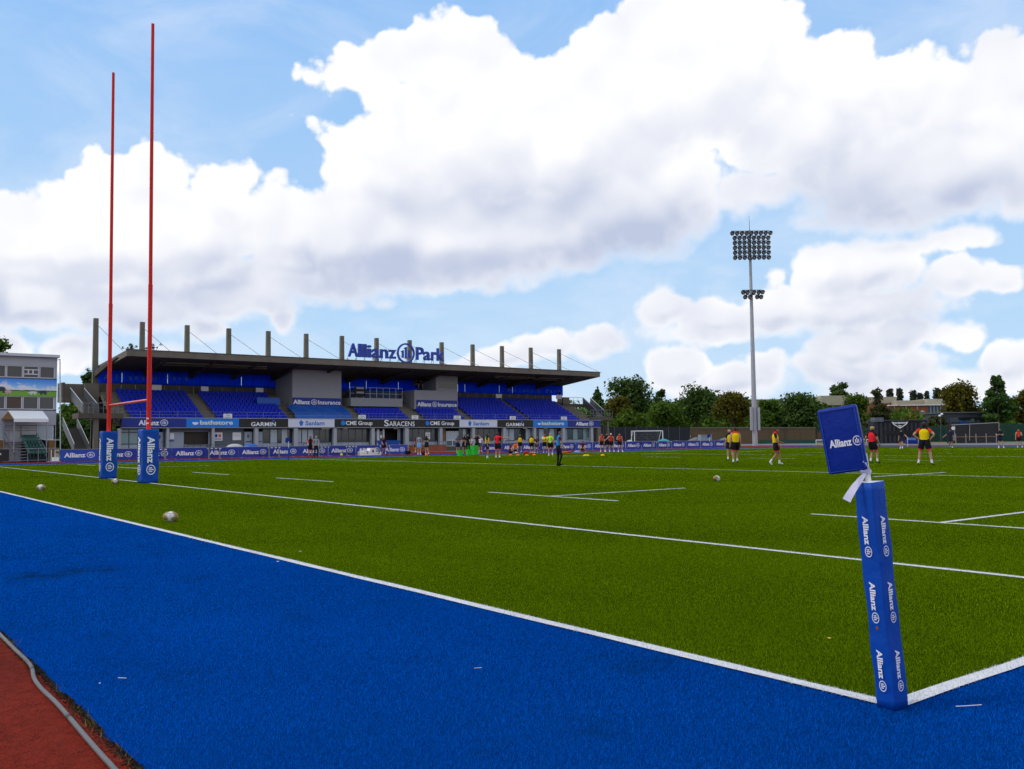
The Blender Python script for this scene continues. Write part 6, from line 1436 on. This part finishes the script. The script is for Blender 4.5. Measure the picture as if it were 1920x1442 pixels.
# grey hose along the edge of the blue turf
def smooth_pts(pts, k=8):
    out = []; p = [pts[0]] + pts + [pts[-1]]
    for i in range(1, len(p) - 2):
        for j in range(k):
            t = j / k; a, b, c, d = p[i-1], p[i], p[i+1], p[i+2]
            out.append(.5 * ((2*b) + (c - a) * t + (2*a - 5*b + 4*c - d) * t*t + (-a + 3*b - 3*c + d) * t**3))
    return out + [pts[-1]]
hz = [G(a, b, 0.) for a, b in ((-60, 1140), (0, 1178), (24, 1192), (42, 1214), (62, 1246), (64, 1272), (78, 1292), (105, 1318), (135, 1352), (162, 1384), (190, 1416), (222, 1452), (262, 1510))]
hz = [Vector((min(q.x, -3.447), q.y, .0015)) for q in hz]
m_hose = mat('grey_hose', (.115, .113, .12), .55, .15, 14., spec=.4, dirt=((.06, .06, .06), 18., .58, .6))
t = thing('hose', hz[6], 'grey hose snaking over the red track at lower left', 'hose'); MB().path(smooth_pts(hz), .0125, 14).build('tube', m_hose, t, True)
for k in (34, 62): 
    sp_ = smooth_pts(hz); MB().path([sp_[k], sp_[k+1]], .0135, 12).build('tape_band', mat('black_tape', (.03, .03, .03), .6), t, True)
# scraps lying about
m_scr2 = mat('paper_scrap', (.50, .52, .54), .8, .05)
for i, (px, py, w, l, a, lab) in enumerate(((521, 1056, .025, .03, 20, 'white scrap on the blue turf left of the line'), (563, 1037, .03, .04, 70, 'white scrap on the grass by the dead-ball line'), (1817, 1331, .003, .15, 10, 'white strand on the blue turf right of the corner post'), (229, 1278, .0022, .055, -10, 'thin white strand on the blue turf near the hose'), (187, 1288, .006, .010, 0, 'tiny white scrap on the blue turf near the hose'), (896, 1259, .0016, .05, 15, 'hair-thin strand on the blue turf at centre'), (1555, 1202, .02, .03, 40, 'small yellow leaf on the grass left of the corner post'), (664, 926, .03, .04, 10, 'pale scrap on the pitch beyond the try line'))):
    g = G(px, py); mb = MB(); n = 5; 
    for k in range(n + 1):
        x = -l/2 + l*k/n; y = .0012 * math.sin(k * .9 + i) * (l / .1)
        for yy, zz2 in ((y - w/2, 0), (y + w/2, .003)): mb.v.append((x, yy, .021 + zz2))
    for k in range(n): mb.f += [[2*k, 2*k+2, 2*k+3, 2*k+1]]; mb.mi.append(0)
    o = mb.build('litter_scrap', m_scr2 if 'leaf' not in lab else mat('yellow_leaf', (.55, .36, .04)), None, label=lab, cat='scrap'); o.location = (g.x, g.y, 0); o.rotation_euler = (0, 0, -YAW + R(a))
# ------------------------------------------------------------------ turf fibres near the camera (too many to count)
def fibre_mat(name, a, b, tr=.30, stains=False):
    m = bpy.data.materials.new(name); m.use_nodes = True; t = m.node_tree; t.nodes.clear(); n = NT(t)
    out = n.new('ShaderNodeOutputMaterial'); mx = n.new('ShaderNodeMixShader'); d = n.new('ShaderNodeBsdfDiffuse'); tl = n.new('ShaderNodeBsdfTranslucent')
    g = n.new('ShaderNodeNewGeometry'); f = n.m('ADD', n.m('ADD', n.m('MULTIPLY', g.outputs['Random Per Island'], .42), .12), n.m('MULTIPLY', n.m('ADD', n.m('MULTIPLY', n.noise(g.outputs['Position'], .8, 6, .65), .5), n.m('MULTIPLY', n.noise(n.v('MULTIPLY', g.outputs['Position'], (1, .25, 1)), .35, 3, .5), .5)), .80))
    c = n.mix(n.ramp(f, .30, 1.05), c4(a), c4(b))
    if stains: c = n.mix(n.m('MULTIPLY', stain_mask(n, g.outputs['Position']), .8), c, (.004, .022, .06, 1))
    n.put(d.inputs[0], c); n.put(tl.inputs[0], c); mx.inputs[0].default_value = tr
    t.links.new(d.outputs[0], mx.inputs[1]); t.links.new(tl.outputs[0], mx.inputs[2]); t.links.new(mx.outputs[0], out.inputs[0]); return m
m_fg = fibre_mat('green_fibre', (.068, .134, .001), (.196, .300, .003)); m_fb = fibre_mat('blue_fibre', (.0006, .070, .37), (.0012, .142, .65), stains=True); m_fw = fibre_mat('white_fibre', (.52, .52, .55), (.72, .72, .75), .2)
def inside(X, Y, lo=0., hi=1.):
    dx, dy = X - CAM.x, Y - CAM.y; f = dx * FH.x + dy * FH.y; r = dx * RH.x + dy * RH.y
    return (f > 1.2) & (np.abs(r) < f * .62 + .6)
def blades(X, Y, z, hgt, wid, rng, lean=.8, bias=(0., 0.)):
    n = len(X); a = rng.random(n) * 6.283; b = rng.random(n) * 6.283; h = hgt * (.6 + .7 * rng.random(n)); w = wid * (.7 + .6 * rng.random(n)); ln = h * lean * rng.random(n)
    V = np.empty((n, 3, 3)); V[:, 0] = np.c_[X - np.cos(a) * w, Y - np.sin(a) * w, np.full(n, z)]; V[:, 1] = np.c_[X + np.cos(a) * w, Y + np.sin(a) * w, np.full(n, z)]
    V[:, 2] = np.c_[X + np.cos(b) * ln + bias[0] * h, Y + np.sin(b) * ln + bias[1] * h, z + h]; return V
def trimesh(name, V, m):
    V = V.reshape(-1, 3); n = len(V) // 3; me = bpy.data.meshes.new(name); me.vertices.add(len(V)); me.vertices.foreach_set('co', V.ravel().astype(np.float32))
    me.loops.add(n * 3); me.loops.foreach_set('vertex_index', np.arange(n * 3, dtype=np.int32)); me.polygons.add(n)
    me.polygons.foreach_set('loop_start', np.arange(0, n * 3, 3, dtype=np.int32)); me.polygons.foreach_set('loop_total', np.full(n, 3, dtype=np.int32)); me.materials.append(m); me.update(calc_edges=True); return me
def scatter(x0, x1, y0, y1, rings, z, rng, lean, cond=None):
    out = []
    for (d0, d1, dens, h, w) in rings:
        n = int(dens * (x1 - x0) * (y1 - y0)); 
        cx0, cx1, cy0, cy1 = max(x0, CAM.x - d1), min(x1, CAM.x + d1), max(y0, CAM.y - d1), min(y1, CAM.y + d1)
        if cx1 <= cx0 or cy1 <= cy0: continue
        n = int(dens * (cx1 - cx0) * (cy1 - cy0)); X = cx0 + (cx1 - cx0) * rng.random(n); Y = cy0 + (cy1 - cy0) * rng.random(n); D = np.hypot(X - CAM.x, Y - CAM.y)
        jit = (rng.random(n) - .5) * .25 * (d1 - d0); ok = (D + jit >= d0) & (D + jit < d1) & inside(X, Y)
        if cond is not None: ok &= cond(X, Y)
        out.append(blades(X[ok], Y[ok], z, h, w, rng, lean))
    return np.concatenate(out)
rng = np.random.default_rng(21)
RG = [(0, 5, 12000, .018, .0018), (5, 8, 7000, .018, .0026), (8, 13, 3000, .018, .0038), (13, 20, 1200, .018, .0055), (20, 30, 620, .018, .008), (30, 44, 270, .018, .013), (44, 70, 105, .018, .022), (70, 125, 48, .018, .036)]
def on_line(X, Y, pad=.004):
    k = np.zeros(len(X), bool)
    for x0, x1, y0, y1 in LINES: k |= (X > x0 - pad) & (X < x1 + pad) & (Y > y0 - pad) & (Y < y1 + pad)
    return k
off = lambda X, Y: ~on_line(X, Y)
blue = [scatter(-3.41, 0, -7, 74.5, RG, -.002, rng, .9, off), scatter(0, 106, -7, 0, RG, -.002, rng, .9, off), scatter(0, 106, FAR_Y, 74.5, RG, -.002, rng, .9, off), scatter(102, 106, 0, FAR_Y, RG, -.002, rng, .9, off)]
tag(link('blue_turf_fibres', trimesh('blue_turf_fibres', np.concatenate(blue), m_fb)), 'fine fibres of the blue run-off turf', 'turf', kind='stuff')
tag(link('green_turf_fibres', trimesh('green_turf_fibres', scatter(0, 102, 0, FAR_Y, RG, .002, rng, .9, off), m_fg)), 'fine fibres of the green pitch turf', 'turf', kind='stuff')
RW = [(d0, d1, dn * (1.5 if d0 < 13 else 2.0), .0155, w * .8) for d0, d1, dn, h, w in RG]
def strip(x0, x1, y0, y1):   # pieces, so that far lines stay cheap to scatter
    out = []; n = max(1, int(max(x1 - x0, y1 - y0) / 12)); ax = (x1 - x0) > (y1 - y0)
    for i in range(n):
        r = (x0 + (x1 - x0) * i / n, x0 + (x1 - x0) * (i + 1) / n, y0, y1) if ax else (x0, x1, y0 + (y1 - y0) * i / n, y0 + (y1 - y0) * (i + 1) / n)
        try: out.append(scatter(*r, RW, .005, rng, .6))
        except ValueError: pass
    return out
wb_ = np.concatenate([v for L in LINES for v in strip(*L)])
tag(link('line_fibres', trimesh('line_fibres', wb_, m_fw)), 'white fibres of the painted pitch lines', 'turf', kind='stuff')
# ragged weeds and dirt in the joint between track and blue turf
ye = -3 + 16 * rng.random(9000); xe = -3.40 + .03 * rng.random(9000) + .012 * np.sin(ye * 5.3) + .008 * np.sin(ye * 17)
tag(link('turf_edge_fibres', trimesh('turf_edge_fibres', blades(xe, ye, -.006, .028, .0022, rng, 1.0, (-.9, 0.)), m_fb)), 'ragged blue fibres hanging over the edge of the turf', 'turf', kind='stuff')
n = 1300; Y = -3 + 12 * rng.random(n) ** 1.3; keep = (np.sin(Y * 3.1) + np.sin(Y * 7.7 + 1) + rng.normal(size=n) * .8) > .3; Y = Y[keep]; X = -3.41 - np.abs(rng.normal(size=len(Y))) * .030
V = blades(X, Y, -.012, .040, .0028, rng, 2.2, (-.3, 0)); tag(link('edge_weeds', trimesh('edge_weeds', V, fibre_mat('weed', (.05, .045, .012), (.22, .18, .06)))), 'dry weeds along the joint of track and blue turf', 'weeds', kind='stuff')
n = 16000; Y = -3 + 14 * rng.random(n); X = -3.402 - np.abs(rng.normal(size=n)) * .026; s = .004 + .006 * rng.random(n)
tag(link('edge_dirt', trimesh('edge_dirt', blades(X, Y, -.0125, .007, .008, rng, 1.), mat('edge_dirt', (.03, .026, .014), .95, .3, 30.))), 'dark crumbs in the joint beside the blue turf', 'dirt', kind='stuff')
# track granules
n = 26000; X = -3.45 - 1.6 * rng.random(n); Y = -2.5 + 9 * rng.random(n); ok = inside(X, Y)
tag(link('track_granules', trimesh('track_granules', blades(X[ok], Y[ok], -.0122, .003, .0035, rng, 1.), mat('granule', (.13, .020, .011), .9, .5, 200., island=.8))), 'loose rubber granules on the red track', 'granules', kind='stuff')
